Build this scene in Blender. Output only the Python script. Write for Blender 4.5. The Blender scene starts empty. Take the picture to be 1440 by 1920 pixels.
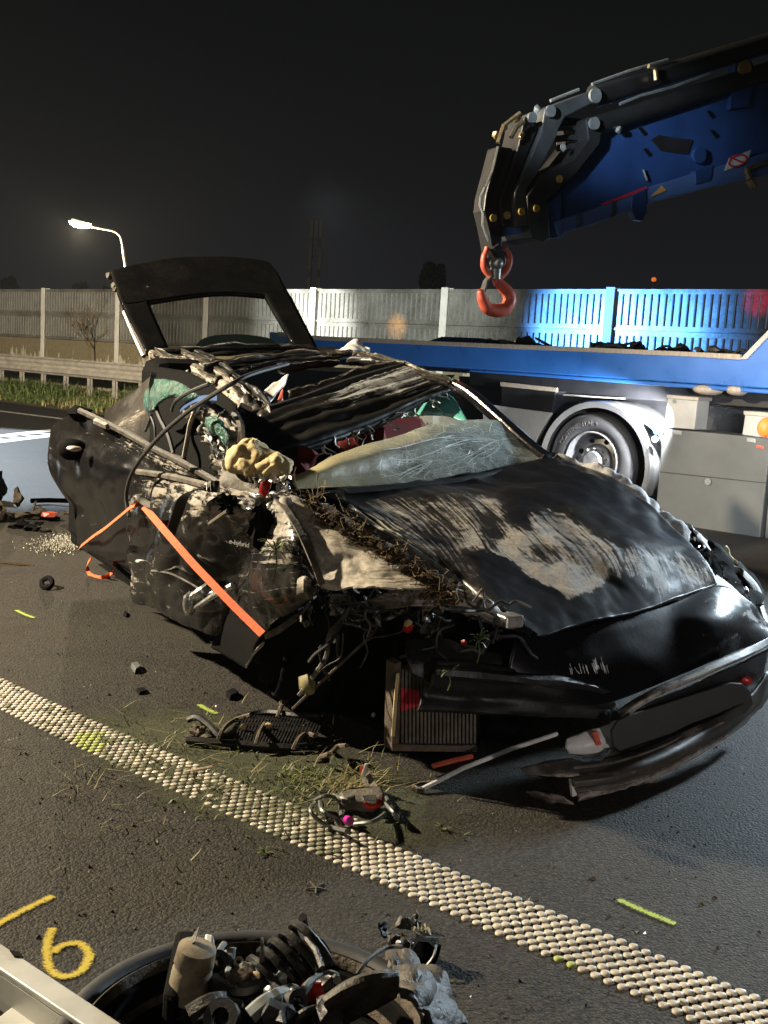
import bpy, bmesh, math, random
from mathutils import Vector, Matrix, noise
R = math.radians
random.seed(7)
SC = bpy.context.scene
COL = SC.collection

# ------------------------------------------------------------------ camera
FP, CH = 2000.0, 1.30                      # focal length in photo pixels, camera height
PIT, ROL = R(8.0), math.atan(.06)
fv = Vector((0, math.cos(PIT), -math.sin(PIT)))
u0 = Vector((0, math.sin(PIT), math.cos(PIT)))
r0 = Vector((1, 0, 0))
rv = r0*math.cos(ROL)+u0*math.sin(ROL)
uv = u0*math.cos(ROL)-r0*math.sin(ROL)
CP = Vector((0, 0, CH))
cam = bpy.data.cameras.new('camera')
camo = bpy.data.objects.new('camera', cam)
COL.objects.link(camo)
m = Matrix((rv, uv, -fv)).transposed().to_4x4()
m.translation = CP
camo.matrix_world = m
cam.sensor_fit = 'VERTICAL'
cam.sensor_height = 24
cam.lens = 24*FP/1920
cam.clip_start = .05
cam.clip_end = 2000
SC.camera = camo
SC.render.resolution_x, SC.render.resolution_y = 768, 1024

# ------------------------------------------------------------------ night sky
wd = bpy.data.worlds.new('World')
SC.world = wd
wd.use_nodes = True
nt = wd.node_tree
nt.nodes.clear()
wo = nt.nodes.new('ShaderNodeOutputWorld')
bg = nt.nodes.new('ShaderNodeBackground')
tc = nt.nodes.new('ShaderNodeTexCoord')
sx = nt.nodes.new('ShaderNodeSeparateXYZ')
cr = nt.nodes.new('ShaderNodeValToRGB')
cr.color_ramp.elements[0].position = 0.0
cr.color_ramp.elements[0].color = (.0115, .0115, .0145, 1)      # town glow along the horizon
cr.color_ramp.elements[1].position = .42
cr.color_ramp.elements[1].color = (.0030, .0033, .0030, 1)
e = cr.color_ramp.elements.new(.16)
e.color = (.0070, .0073, .0083, 1)
sky = nt.nodes.new('ShaderNodeTexSky')
sky.sky_type = 'NISHITA'
sky.sun_disc = False
sky.sun_elevation = R(-10)
sky.sun_rotation = R(200)
mx = nt.nodes.new('ShaderNodeMix')
mx.data_type = 'RGBA'
mx.blend_type = 'ADD'
mx.inputs[0].default_value = .02
nt.links.new(tc.outputs['Generated'], sx.inputs[0])
nt.links.new(sx.outputs['Z'], cr.inputs[0])
nt.links.new(cr.outputs[0], mx.inputs[6])
nt.links.new(sky.outputs[0], mx.inputs[7])
nt.links.new(mx.outputs[2], bg.inputs[0])
bg.inputs[1].default_value = 1.0
nt.links.new(bg.outputs[0], wo.inputs[0])
SC.view_settings.view_transform = 'Standard'
SC.view_settings.look = 'None'
SC.view_settings.exposure = 0
SC.view_settings.gamma = 1
SC.view_settings.use_curve_mapping = False

# ------------------------------------------------------------------ the lamps of the accident scene, and the added fills
def spot(name, loc, to, watt, col, cone, blend=.4, rad=.12):
    l = bpy.data.lights.new(name, 'SPOT')
    l.energy = watt
    l.color = col
    l.spot_size = R(cone)
    l.spot_blend = blend
    l.shadow_soft_size = rad
    o = bpy.data.objects.new(name, l)
    COL.objects.link(o)
    o.location = loc
    o.rotation_euler = (Vector(to)-Vector(loc)).to_track_quat('-Z', 'Y').to_euler()
    return o
spot('light_mast_warm', (-6.6, 5.2, 4.3), (-.2, 3.7, .5), 8600, (1, .84, .60), 90, .6, .10)
spot('light_mast_cool', (4.4, 7.2, 1.95), (.9, 3.7, .4), 1900, (.72, .88, 1), 80, .6, .2)
spot('light_mast_road', (-9.0, 17, 6), (-5.6, 12.9, 0), 17500, (.72, .86, 1), 41, .2, .2)
spot('headlamp_barrier', (-5.5, -2.5, 3.4), (-9.5, 27, .6), 60000, (1, .86, .64), 40, .9, .3)
spot('headlamp_barrier_white', (-8.0, 20.5, 2.2), (-2.25, 24.9, 2.1), 9000, (.96, 1, .97), 30, 1, .2)
spot('beacon_blue', (-3.2, 17.4, 2.0), (3.9, 19.45, 2.1), 13500, (.10, .34, 1), 30, 1, .2)
spot('beacon_white', (-3.0, 17.4, 2.1), (4.3, 19.2, 2.0), 500, (.4, .7, 1), 14, 1, .2)
spot('headlamp_barrier_right', (9.5, 13.4, 3.0), (5.6, 18.0, 2.2), 1100, (.85, .92, 1), 60, 1, .1)
spot('headlamp_barrier_mid', (-1.0, 12.5, 3.2), (-.2, 23.2, 2.1), 6500, (.95, 1, .93), 40, 1, .2)
spot('lamp_red', (3.6, 16.2, 2.5), (5.85, 17.75, 2.65), 80, (1, .03, .12), 13, 1, .05)
spot('lamp_orange', (-2.2, 20.5, 2.2), (.05, 22.9, 2.05), 800, (1, .5, .15), 12, 1, .05)
spot('lamp_truck', (2.6, 6.4, 1.3), (2.5, 10.0, 1.25), 520, (.93, .95, 1), 88, .8, .06)
spot('lamp_crane', (-1.6, 3.0, 2.9), (1.30, 6.88, 2.84), 1500, (.75, .88, 1), 12, 1, .1)
spot('lamp_crane_wide', (-2.6, 2.0, 1.6), (1.0, 6.7, 2.3), 90, (1, .95, .85), 36, 1, .1)
spot('fill_near', (-1.8, -2.6, 2.6), (.0, 2.4, 0), 75, (1, .9, .78), 80, .9, .3)  # added near fill over the foreground, not a vehicle lamp
spot('fill_front', (3.2, -2.4, .75), (1.15, 3.3, .3), 420, (1, .9, .86), 26, .9, .2)  # added low fill that brings out the bumper, no vehicle stands there

# ------------------------------------------------------------------ from a photo pixel to a place
HV, WV = Vector((.52, -.854, 0)).normalized(), Vector((.854, .52, 0)).normalized()   # wreck: forward, its left
NT = Vector((.66, .75, 0)).normalized()        # truck, rail and barrier all run along TD
TD = Vector((.75, -.66, 0)).normalized()
ZV = Vector((0, 0, 1))
def ray(x, y):
    return fv*FP+rv*(x-720)-uv*(y-960)
def pl(x, y, n, c):
    d = ray(x, y)
    return CP+d*((c-CP.dot(n))/d.dot(n))
def Z(x, y, z=0.): return pl(x, y, ZV, z)
def D(x, y, d): return pl(x, y, Vector((0, 1, 0)), d)
def U(x, y, v): return pl(x, y, HV, v)
def T(x, y, v): return pl(x, y, WV, v)
TC0 = D(1110, 865, 10.2).dot(NT)
def K(x, y, off=0.): return pl(x, y, NT, TC0+off)
def CF(u, t, z): return HV*u+WV*t+ZV*z
MODE = {'z': Z, 'd': D, 'u': U, 't': T, 'k': K}

# ------------------------------------------------------------------ materials
def nd(nt, k, **kw):
    n = nt.nodes.new(k)
    for a, b in kw.items():
        setattr(n, a, b)
    return n
def base_mat(name):
    mt = bpy.data.materials.new(name)
    mt.use_nodes = True
    nt = mt.node_tree
    p = nt.nodes['Principled BSDF']
    return mt, nt, p
def noise_tex(nt, scale, detail=4, rough=.55, vec=None, src='Object', stretch=None):
    n = nd(nt, 'ShaderNodeTexNoise')
    n.inputs['Scale'].default_value = scale
    n.inputs['Detail'].default_value = detail
    n.inputs['Roughness'].default_value = rough
    tc = nd(nt, 'ShaderNodeTexCoord')
    out = tc.outputs[src]
    if stretch:
        mp = nd(nt, 'ShaderNodeMapping')
        mp.inputs['Scale'].default_value = stretch
        nt.links.new(out, mp.inputs[0])
        out = mp.outputs[0]
    nt.links.new(out, n.inputs['Vector'])
    return n
def ramp(nt, src, a, b, ca=(0, 0, 0, 1), cb=(1, 1, 1, 1)):
    r = nd(nt, 'ShaderNodeValToRGB')
    r.color_ramp.elements[0].position = a
    r.color_ramp.elements[1].position = b
    r.color_ramp.elements[0].color = ca
    r.color_ramp.elements[1].color = cb
    nt.links.new(src, r.inputs[0])
    return r
def c4(c): return (c[0], c[1], c[2], 1)
def math_(nt, op, a, b):
    n = nd(nt, 'ShaderNodeMath', operation=op)
    for i, v in enumerate((a, b)):
        if isinstance(v, (int, float)):
            n.inputs[i].default_value = v
        else:
            nt.links.new(v, n.inputs[i])
    return n.outputs[0]
def mixc(nt, f, a, b):
    n = nd(nt, 'ShaderNodeMix', data_type='RGBA')
    if isinstance(f, (int, float)): n.inputs[0].default_value = f
    else: nt.links.new(f, n.inputs[0])
    for i, v in ((6, a), (7, b)):
        if isinstance(v, tuple): n.inputs[i].default_value = c4(v)
        else: nt.links.new(v, n.inputs[i])
    return n.outputs[2]
def bump(nt, p, src, strength, dist):
    b = nd(nt, 'ShaderNodeBump')
    b.inputs['Strength'].default_value = strength
    b.inputs['Distance'].default_value = dist
    nt.links.new(src, b.inputs['Height'])
    nt.links.new(b.outputs[0], p.inputs['Normal'])
def plain(name, c1, c2=None, rough=.5, metal=0., scale=12, bmp=.2, bd=.004, coat=0., spec=.5, stretch=None):
    mt, nt, p = base_mat(name)
    c2 = c2 or tuple(v*.55 for v in c1)
    n = noise_tex(nt, scale, 6, .6, stretch=stretch)
    r = ramp(nt, n.outputs[0], .32, .68, c4(c2), c4(c1))
    nt.links.new(r.outputs[0], p.inputs['Base Color'])
    rr = nd(nt, 'ShaderNodeMapRange')
    rr.inputs[3].default_value = max(.03, rough-.12)
    rr.inputs[4].default_value = min(1, rough+.12)
    nt.links.new(n.outputs[0], rr.inputs[0])
    nt.links.new(rr.outputs[0], p.inputs['Roughness'])
    p.inputs['Metallic'].default_value = metal
    p.inputs['Coat Weight'].default_value = coat
    p.inputs['Specular IOR Level'].default_value = spec
    if bmp:
        n2 = noise_tex(nt, scale*5, 4, .6)
        bump(nt, p, n2.outputs[0], bmp, bd)
    return mt
def paint(name, base, scuff, dirt=(.10, .085, .062), thr=.5, streak=(2.5, 38, 1), rough=.16, gain=1.0, dust=.3, dist=.6, ks=2.6, bmp=.3):
    """car paint; scuffed where the mesh attribute 'wear' and streaky noise say so"""
    mt, nt, p = base_mat(name)
    at = nd(nt, 'ShaderNodeAttribute', attribute_name='wear')
    s1 = noise_tex(nt, 2.2, 6, .7, src='UV', stretch=streak)
    s1.inputs['Distortion'].default_value = dist
    s2 = noise_tex(nt, 7, 6, .65)
    s2.inputs['Distortion'].default_value = .8
    s3 = noise_tex(nt, 70, 4, .7)
    v = math_(nt, 'MULTIPLY', math_(nt, 'SUBTRACT', s1.outputs[0], .5), ks)
    v = math_(nt, 'ADD', v, math_(nt, 'MULTIPLY', math_(nt, 'SUBTRACT', s2.outputs[0], .5), 1.7))
    v = math_(nt, 'ADD', v, math_(nt, 'MULTIPLY', math_(nt, 'SUBTRACT', s3.outputs[0], .5), .6))
    v = math_(nt, 'ADD', v, math_(nt, 'MULTIPLY', at.outputs['Fac'], 1.25*gain))
    msk = ramp(nt, v, thr, thr+.55)
    s4 = noise_tex(nt, 3.2, 7, .7)
    dv = math_(nt, 'ADD', s4.outputs[0], math_(nt, 'MULTIPLY', math_(nt, 'SUBTRACT', s3.outputs[0], .5), .5))
    dv = math_(nt, 'ADD', dv, math_(nt, 'MULTIPLY', at.outputs['Fac'], .3))
    dst = ramp(nt, dv, .45, .85, (0, 0, 0, 1), (dust, dust, dust, 1))
    fine = ramp(nt, s3.outputs[0], .3, .75, c4(tuple(x*.45 for x in scuff)), c4(scuff))
    c = mixc(nt, dst.outputs[0], base, dirt)
    c = mixc(nt, msk.outputs[0], c, fine.outputs[0])
    nt.links.new(c, p.inputs['Base Color'])
    rr = nd(nt, 'ShaderNodeMapRange')
    rr.inputs[3].default_value = rough
    rr.inputs[4].default_value = .68
    md = math_(nt, 'MAXIMUM', msk.outputs[0], math_(nt, 'MULTIPLY', dst.outputs[0], 1.6))
    nt.links.new(md, rr.inputs[0])
    nt.links.new(rr.outputs[0], p.inputs['Roughness'])
    hh = math_(nt, 'ADD', math_(nt, 'MULTIPLY', s1.outputs[0], .35), math_(nt, 'ADD', math_(nt, 'MULTIPLY', s2.outputs[0], .8), math_(nt, 'MULTIPLY', s3.outputs[0], .12)))
    bump(nt, p, hh, bmp, .012)
    return mt
M = {}
M['paint'] = paint('black_paint', (.006, .006, .0065), (.32, .285, .235), streak=(5, 17, 1), thr=.6, bmp=.14, dust=.11, ks=3.2)
M['paint_hood'] = paint('black_paint_hood', (.005, .005, .006), (.33, .305, .265), thr=.62, streak=(24, 1.5, 1), dust=.15, rough=.32, dist=.9, ks=3.2, bmp=.12)
M['gloss'] = paint('gloss_black_paint', (.005, .005, .0055), (.2, .19, .17), thr=1.0, streak=(4, 9, 1), dust=.1, rough=.14)
M['bare'] = paint('scraped_metal', (.035, .031, .026), (.44, .395, .33), thr=.5, streak=(3, 14, 1), rough=.4, dust=.6, ks=3.4)
M['railm'] = paint('scraped_roof_rail', (.016, .014, .012), (.40, .35, .28), thr=.75, streak=(2, 34, 1), rough=.3, dust=.35)
M['lipm'] = paint('scraped_black_lip', (.02, .017, .015), (.34, .29, .25), thr=.6, streak=(3, 26, 1), rough=.42, dust=.5, bmp=.3)
M['nose'] = paint('nose_black_paint', (.005, .005, .006), (.30, .29, .28), thr=.62, streak=(4, 14, 1), rough=.27, bmp=.1, dust=.06)
M['nose'].node_tree.nodes['Principled BSDF'].inputs['Specular IOR Level'].default_value = .16
M['bright'] = paint('bright_scraped_wing', (.07, .06, .048), (.62, .56, .46), thr=.35, streak=(3, 12, 1), rough=.4, dust=.6, ks=3.4, dirt=(.16, .12, .07))
M['pale'] = paint('scraped_pale_metal', (.1, .1, .1), (.6, .6, .6), thr=.2, streak=(8, 8, 1), rough=.35, dust=.3)
M['roof'] = paint('crushed_roof_paint', (.006, .0065, .007), (.27, .28, .28), thr=.85, streak=(2, 40, 1), rough=.33, dust=.12, bmp=.12)
M['black'] = plain('black_plastic', (.012, .012, .012), (.006, .006, .006), .45, scale=20, bmp=.4)
M['matte'] = plain('flat_black', (.005, .005, .005), (.003, .003, .003), .9, scale=20, bmp=.4, spec=.08)  # even near-black with hardly any sheen, for recesses, cabin and rubber bits
M['rubber'] = plain('rubber', (.02, .02, .021), (.012, .012, .013), .65, scale=15, bmp=.2)
M['dirty'] = plain('dusty_plastic', (.16, .14, .11), (.02, .019, .017), .7, scale=16, bmp=.6, bd=.006)
M['brown'] = plain('earth_stained', (.12, .09, .06), (.03, .024, .018), .8, scale=18, bmp=.8, bd=.006)
M['alu'] = plain('torn_aluminium', (.6, .58, .54), (.25, .23, .2), .35, .8, 20, .3)
M['steel'] = plain('bright_steel', (.55, .55, .55), (.3, .3, .3), .28, .9, 14, .15)
M['brass'] = plain('dull_brass', (.4, .33, .2), (.18, .14, .08), .45, .7, 18, .2)
M['cream'] = plain('airbag_cloth', (.62, .5, .27), (.4, .3, .14), .85, scale=14, bmp=.5, bd=.006)
M['white'] = plain('white_plastic', (.7, .7, .68), (.45, .44, .42), .45, scale=12)
M['red'] = plain('red_leather', (.16, .016, .014), (.08, .009, .008), .7, scale=14, spec=.2)
M['redp'] = plain('red_plastic', (.5, .02, .01), (.3, .015, .01), .35, scale=14)
M['strap'] = plain('orange_webbing', (.75, .14, .035), (.5, .08, .02), .8, scale=60, bmp=.6, bd=.001)
M['teal'] = plain('green_glass_sheet', (.05, .17, .125), (.008, .035, .026), .25, scale=22, bmp=.9, bd=.01)
M['trimdark'] = plain('dusty_dark_trim', (.09, .078, .062), (.012, .011, .01), .55, scale=26, bmp=.6, bd=.006)
M['mesh'] = plain('radiator_fins', (.16, .14, .1), (.07, .06, .045), .6, .3, 30, .3)
M['magenta'] = plain('magenta_plug', (.5, .02, .3), (.3, .01, .2), .4)
M['soil'] = plain('earth', (.07, .05, .028), (.018, .013, .008), .95, scale=30, bmp=1, bd=.01, spec=.1)
M['root'] = plain('dry_roots', (.2, .145, .075), (.07, .05, .03), .9, scale=30, spec=.1)
M['leaf'] = plain('fresh_grass', (.11, .145, .035), (.035, .06, .012), .6, scale=20, bmp=0)
M['leafdry'] = plain('dry_grass', (.26, .22, .09), (.1, .085, .03), .7, scale=20, bmp=0)
M['mast'] = plain('dark_mast', (.05, .05, .052), (.03, .03, .03), .6, 0, 1, 0)
M['tree'] = plain('night_foliage', (.02, .024, .016), (.008, .01, .006), .9, scale=3, bmp=0, spec=.1)
M['galv'] = plain('galvanised_steel', (.52, .48, .42), (.34, .31, .26), .5, .35, 5, .15)
M['post'] = plain('barrier_post', (.66, .65, .6), (.5, .48, .43), .55, .0, 3, .15)
M['tblue'] = plain('truck_blue', (.034, .165, .52), (.027, .13, .42), .3, 0, 3, .04, coat=.4)
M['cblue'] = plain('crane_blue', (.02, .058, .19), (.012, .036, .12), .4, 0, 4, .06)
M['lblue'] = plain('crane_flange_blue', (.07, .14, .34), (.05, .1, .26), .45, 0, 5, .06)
M['cblack'] = plain('crane_black', (.02, .02, .021), (.012, .012, .013), .45, 0, 8, .1)
M['cgrey'] = plain('crane_dark_grey', (.06, .065, .07), (.035, .04, .042), .45, 0, 8, .1)
M['lip'] = plain('bed_edge_strip', (.5, .42, .32), (.32, .26, .19), .6, 0, 14, .3, stretch=(6, 6, 1))
M['fender'] = plain('silver_mudguard', (.42, .42, .42), (.3, .3, .3), .22, .75, 4, .05)
M['lgrey'] = plain('locker_grey', (.115, .122, .118), (.08, .085, .082), .42, 0, 2.2, .05)
M['lwhite'] = plain('locker_white', (.5, .48, .43), (.36, .35, .32), .5, 0, 4, .05)
M['chassis'] = plain('chassis_black', (.012, .012, .014), (.007, .007, .008), .55, 0, 9, .2)
M['rim'] = plain('steel_rim', (.24, .24, .25), (.12, .12, .125), .4, .6, 8, .1)
M['hook'] = plain('hook_red', (.6, .13, .08), (.4, .06, .035), .45, 0, 20, .2)
M['pin'] = plain('pin_steel', (.35, .38, .38), (.2, .22, .22), .4, .5, 15, .1)
M['gold'] = plain('yellow_grease_point', (.25, .17, .04), (.28, .19, .04), .5, .2, 25, .1)
M['wline'] = plain('road_paint_white', (.62, .6, .54), (.34, .32, .28), .6, 0, 9, .3, bd=.002)
M['dot'] = plain('thermoplastic_dot', (.58, .53, .45), (.36, .33, .27), .5, 0, 9, .25, bd=.001)
M['dotmoss'] = plain('stained_dot', (.2, .19, .13), (.07, .075, .04), .7, 0, 30, .3, bd=.001)
for k_ in ('dot',):
    nt_ = M[k_].node_tree; p_ = nt_.nodes['Principled BSDF']
    ge = nd(nt_, 'ShaderNodeNewGeometry')
    na = nd(nt_, 'ShaderNodeTexNoise'); na.inputs['Scale'].default_value = 4.5; na.inputs['Detail'].default_value = 7; na.inputs['Roughness'].default_value = .75
    nb_ = nd(nt_, 'ShaderNodeTexNoise'); nb_.inputs['Scale'].default_value = 160; nb_.inputs['Detail'].default_value = 3
    for q_ in (na, nb_): nt_.links.new(ge.outputs['Position'], q_.inputs['Vector'])
    src_ = p_.inputs['Base Color'].links[0].from_socket
    v_ = math_(nt_, 'ADD', na.outputs[0], math_(nt_, 'MULTIPLY', math_(nt_, 'SUBTRACT', nb_.outputs[0], .5), .5))
    r_ = ramp(nt_, v_, .44, .78, (0, 0, 0, 1), (.8, .8, .8, 1))
    nt_.links.new(mixc(nt_, r_.outputs[0], src_, (.09, .08, .06)), p_.inputs['Base Color'])
M['doty'] = plain('sprayed_dot', (.36, .42, .1), (.26, .28, .1), .6, 0, 30, .3, bd=.001)
M['ramp'] = plain('aluminium_ramp', (.5, .5, .46), (.33, .33, .3), .45, .3, 5, .15)
M['red_sticker'] = plain('red_print', (.55, .03, .05), (.45, .02, .04), .5, bmp=0)
M['yel_sticker'] = plain('yellow_print', (.7, .42, .12), (.55, .3, .08), .5, bmp=0)
def spray(name, c):
    mt, nt, p = base_mat(name)
    n = noise_tex(nt, 150, 3, .7)
    n2 = noise_tex(nt, 30, 4, .6)
    at = nd(nt, 'ShaderNodeAttribute', attribute_name='wear')
    p.inputs['Base Color'].default_value = c4(c)
    a = math_(nt, 'ADD', math_(nt, 'MULTIPLY', math_(nt, 'SUBTRACT', n.outputs[0], .5), 1.5), math_(nt, 'MULTIPLY', math_(nt, 'SUBTRACT', n2.outputs[0], .5), .8))
    a = math_(nt, 'ADD', a, at.outputs['Fac'])
    al = ramp(nt, a, .3, .8, (0, 0, 0, 1), (.85, .85, .85, 1))
    nt.links.new(al.outputs[0], p.inputs['Alpha'])
    p.inputs['Roughness'].default_value = .8
    return mt
M['spray'] = spray('yellow_spray', (.46, .35, .03))
M['sprayg'] = spray('lime_spray', (.30, .40, .06))
def emit(name, c, s):
    mt, nt, p = base_mat(name)
    p.inputs['Base Color'].default_value = c4(tuple(min(.8, v) for v in c))
    p.inputs['Emission Color'].default_value = c4(c)
    p.inputs['Emission Strength'].default_value = s
    return mt
M['lampglow'] = emit('sodium_lamp_glow', (1, .72, .38), 40)
M['crumb'] = plain('glass_crumb', (.5, .48, .42), (.25, .24, .2), .3, bmp=0)
M['workglow'] = emit('work_lamp_glow', (.9, .95, 1), 3)
M['orangeglow'] = emit('orange_lamp_glow', (1, .2, .03), .7)
def glass(name, tint, alpha, rough=.05):
    mt, nt, p = base_mat(name)
    p.inputs['Base Color'].default_value = c4(tint)
    p.inputs['Roughness'].default_value = rough
    p.inputs['Alpha'].default_value = alpha
    return mt
M['tint'] = glass('tinted_glass', (.01, .016, .015), .42)
M['teal_clear'] = glass('side_window_glass', (.12, .42, .36), .75, .2)
def cracked():
    mt, nt, p = base_mat('cracked_laminated_glass')
    at = nd(nt, 'ShaderNodeAttribute', attribute_name='wear')
    tcn = nd(nt, 'ShaderNodeTexCoord')
    wn = noise_tex(nt, 9, 3, .6)
    mxv = nd(nt, 'ShaderNodeMix', data_type='RGBA', blend_type='LINEAR_LIGHT')
    mxv.inputs[0].default_value = .05
    nt.links.new(tcn.outputs['Object'], mxv.inputs[6])
    nt.links.new(wn.outputs['Color'], mxv.inputs[7])
    ln = None
    for sc_, w_ in ((14, .018), (40, .035), (90, .07)):
        vo = nd(nt, 'ShaderNodeTexVoronoi', feature='DISTANCE_TO_EDGE')
        vo.inputs['Scale'].default_value = sc_
        nt.links.new(mxv.outputs[2], vo.inputs['Vector'])
        r = ramp(nt, vo.outputs['Distance'], .0, w_, (1, 1, 1, 1), (0, 0, 0, 1))
        ln = r.outputs[0] if ln is None else math_(nt, 'MAXIMUM', ln, math_(nt, 'MULTIPLY', r.outputs[0], .55))
    cl = noise_tex(nt, 5, 5, .65)
    fog = ramp(nt, cl.outputs[0], .35, .7, (.38, .38, .38, 1), (.92, .92, .92, 1))
    c = mixc(nt, ln, (.25, .30, .275), (.8, .87, .83))
    dm = math_(nt, 'MULTIPLY', at.outputs['Fac'], math_(nt, 'ADD', noise_tex(nt, 40, 5, .7).outputs[0], .35))
    c = mixc(nt, dm, c, (.36, .30, .15))
    nt.links.new(c, p.inputs['Base Color'])
    p.inputs['Roughness'].default_value = .38
    al = math_(nt, 'MAXIMUM', math_(nt, 'MAXIMUM', fog.outputs[0], ln), math_(nt, 'MULTIPLY', at.outputs['Fac'], 1.1))
    nt.links.new(al, p.inputs['Alpha'])
    hh = math_(nt, 'ADD', ln, cl.outputs[0])
    bump(nt, p, hh, .2, .004)
    return mt
M['cracked'] = cracked()
def asphalt(name, dark, light, brown, scale=1.):
    mt, nt, p = base_mat(name)
    tcn = nd(nt, 'ShaderNodeTexCoord')
    vo = nd(nt, 'ShaderNodeTexVoronoi')
    vo.inputs['Scale'].default_value = 125*scale
    nt.links.new(tcn.outputs['Object'], vo.inputs['Vector'])
    vs_ = nd(nt, 'ShaderNodeTexVoronoi')
    vs_.inputs['Scale'].default_value = 260*scale
    nt.links.new(tcn.outputs['Object'], vs_.inputs['Vector'])
    sep = nd(nt, 'ShaderNodeSeparateColor')
    nt.links.new(vo.outputs['Color'], sep.inputs[0])
    sep2 = nd(nt, 'ShaderNodeSeparateColor')
    nt.links.new(vs_.outputs['Color'], sep2.inputs[0])
    g = math_(nt, 'ADD', math_(nt, 'MULTIPLY', sep.outputs[0], .6), math_(nt, 'MULTIPLY', sep2.outputs[0], .4))
    r = ramp(nt, g, .2, .95, c4(dark), c4(light))
    edge = ramp(nt, vo.outputs['Distance'], .25, .75, (1, 1, 1, 1), (.35, .35, .35, 1))
    c0 = nd(nt, 'ShaderNodeMix', data_type='RGBA', blend_type='MULTIPLY')
    c0.inputs[0].default_value = .8
    nt.links.new(r.outputs[0], c0.inputs[6]); nt.links.new(edge.outputs[0], c0.inputs[7])
    st = noise_tex(nt, .8, 7, .68)
    sm = ramp(nt, st.outputs[0], .42, .64)
    c = mixc(nt, math_(nt, 'MULTIPLY', sm.outputs[0], .55), c0.outputs[2], brown)
    g2 = noise_tex(nt, 2.6, 6, .72)
    gm = ramp(nt, g2.outputs[0], .52, .72)
    c = mixc(nt, math_(nt, 'MULTIPLY', gm.outputs[0], .45), c, tuple(v*.45 for v in dark))
    nt.links.new(c, p.inputs['Base Color'])
    p.inputs['Roughness'].default_value = .75
    p.inputs['Specular IOR Level'].default_value = .22
    hh = math_(nt, 'ADD', math_(nt, 'MULTIPLY', vo.outputs['Distance'], -1.), math_(nt, 'MULTIPLY', vs_.outputs['Distance'], -.5))
    bump(nt, p, hh, .5, .006)
    return mt
M['asphalt'] = asphalt('asphalt', (.015, .014, .0125), (.064, .059, .05), (.033, .029, .021))
def mossy():
    mt, nt, p = base_mat('damp_mossy_patch')
    n = noise_tex(nt, 130, 3, .7)
    r = ramp(nt, n.outputs[0], .35, .7, (.02, .024, .01, 1), (.075, .08, .035, 1))
    nt.links.new(r.outputs[0], p.inputs['Base Color'])
    at = nd(nt, 'ShaderNodeAttribute', attribute_name='wear')
    a = math_(nt, 'ADD', math_(nt, 'MULTIPLY', noise_tex(nt, 7, 6, .7).outputs[0], 1.5), math_(nt, 'SUBTRACT', math_(nt, 'MULTIPLY', at.outputs['Fac'], 1.3), 1.15))
    al = ramp(nt, a, .0, .5, (0, 0, 0, 1), (.8, .8, .8, 1))
    nt.links.new(al.outputs[0], p.inputs['Alpha'])
    p.inputs['Roughness'].default_value = .85
    bump(nt, p, n.outputs[0], .9, .01)
    return mt
M['moss'] = mossy()
def plinth():
    mt, nt, p = base_mat('stained_concrete')
    tcn = nd(nt, 'ShaderNodeTexCoord')
    s = nd(nt, 'ShaderNodeSeparateXYZ')
    nt.links.new(tcn.outputs['Object'], s.inputs[0])
    sp = noise_tex(nt, 2.4, 6, .72, stretch=(1, 1, .25))
    v = math_(nt, 'ADD', math_(nt, 'MULTIPLY', s.outputs['Z'], .55), math_(nt, 'MULTIPLY', math_(nt, 'SUBTRACT', sp.outputs[0], .5), 1.6))
    msk = ramp(nt, v, .43, .47)
    fine = noise_tex(nt, 14, 5, .6)
    pale = ramp(nt, fine.outputs[0], .3, .7, (.36, .32, .24, 1), (.5, .45, .36, 1))
    mo = ramp(nt, fine.outputs[0], .3, .7, (.13, .11, .06, 1), (.2, .17, .1, 1))
    nt.links.new(mixc(nt, msk.outputs[0], pale.outputs[0], mo.outputs[0]), p.inputs['Base Color'])
    p.inputs['Roughness'].default_value = .9
    bump(nt, p, fine.outputs[0], .3, .01)
    return mt
M['plinth'] = plinth()
def cassette():
    mt, nt, p = base_mat('weathered_aluminium_cassette')
    n = noise_tex(nt, 1.3, 6, .65)
    f = noise_tex(nt, 22, 5, .7)
    s = math_(nt, 'ADD', math_(nt, 'MULTIPLY', n.outputs[0], .6), math_(nt, 'MULTIPLY', f.outputs[0], .4))
    r = ramp(nt, s, .36, .62, (.13, .125, .1, 1), (.42, .41, .37, 1))
    nt.links.new(r.outputs[0], p.inputs['Base Color'])
    p.inputs['Metallic'].default_value = .6
    p.inputs['Roughness'].default_value = .42
    bump(nt, p, f.outputs[0], .15, .004)
    return mt
M['cassette'] = cassette()
M['ribm'] = plain('barrier_slot_strip', (.2, .2, .19), (.13, .13, .12), .7, 0, 4, 0)

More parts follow.
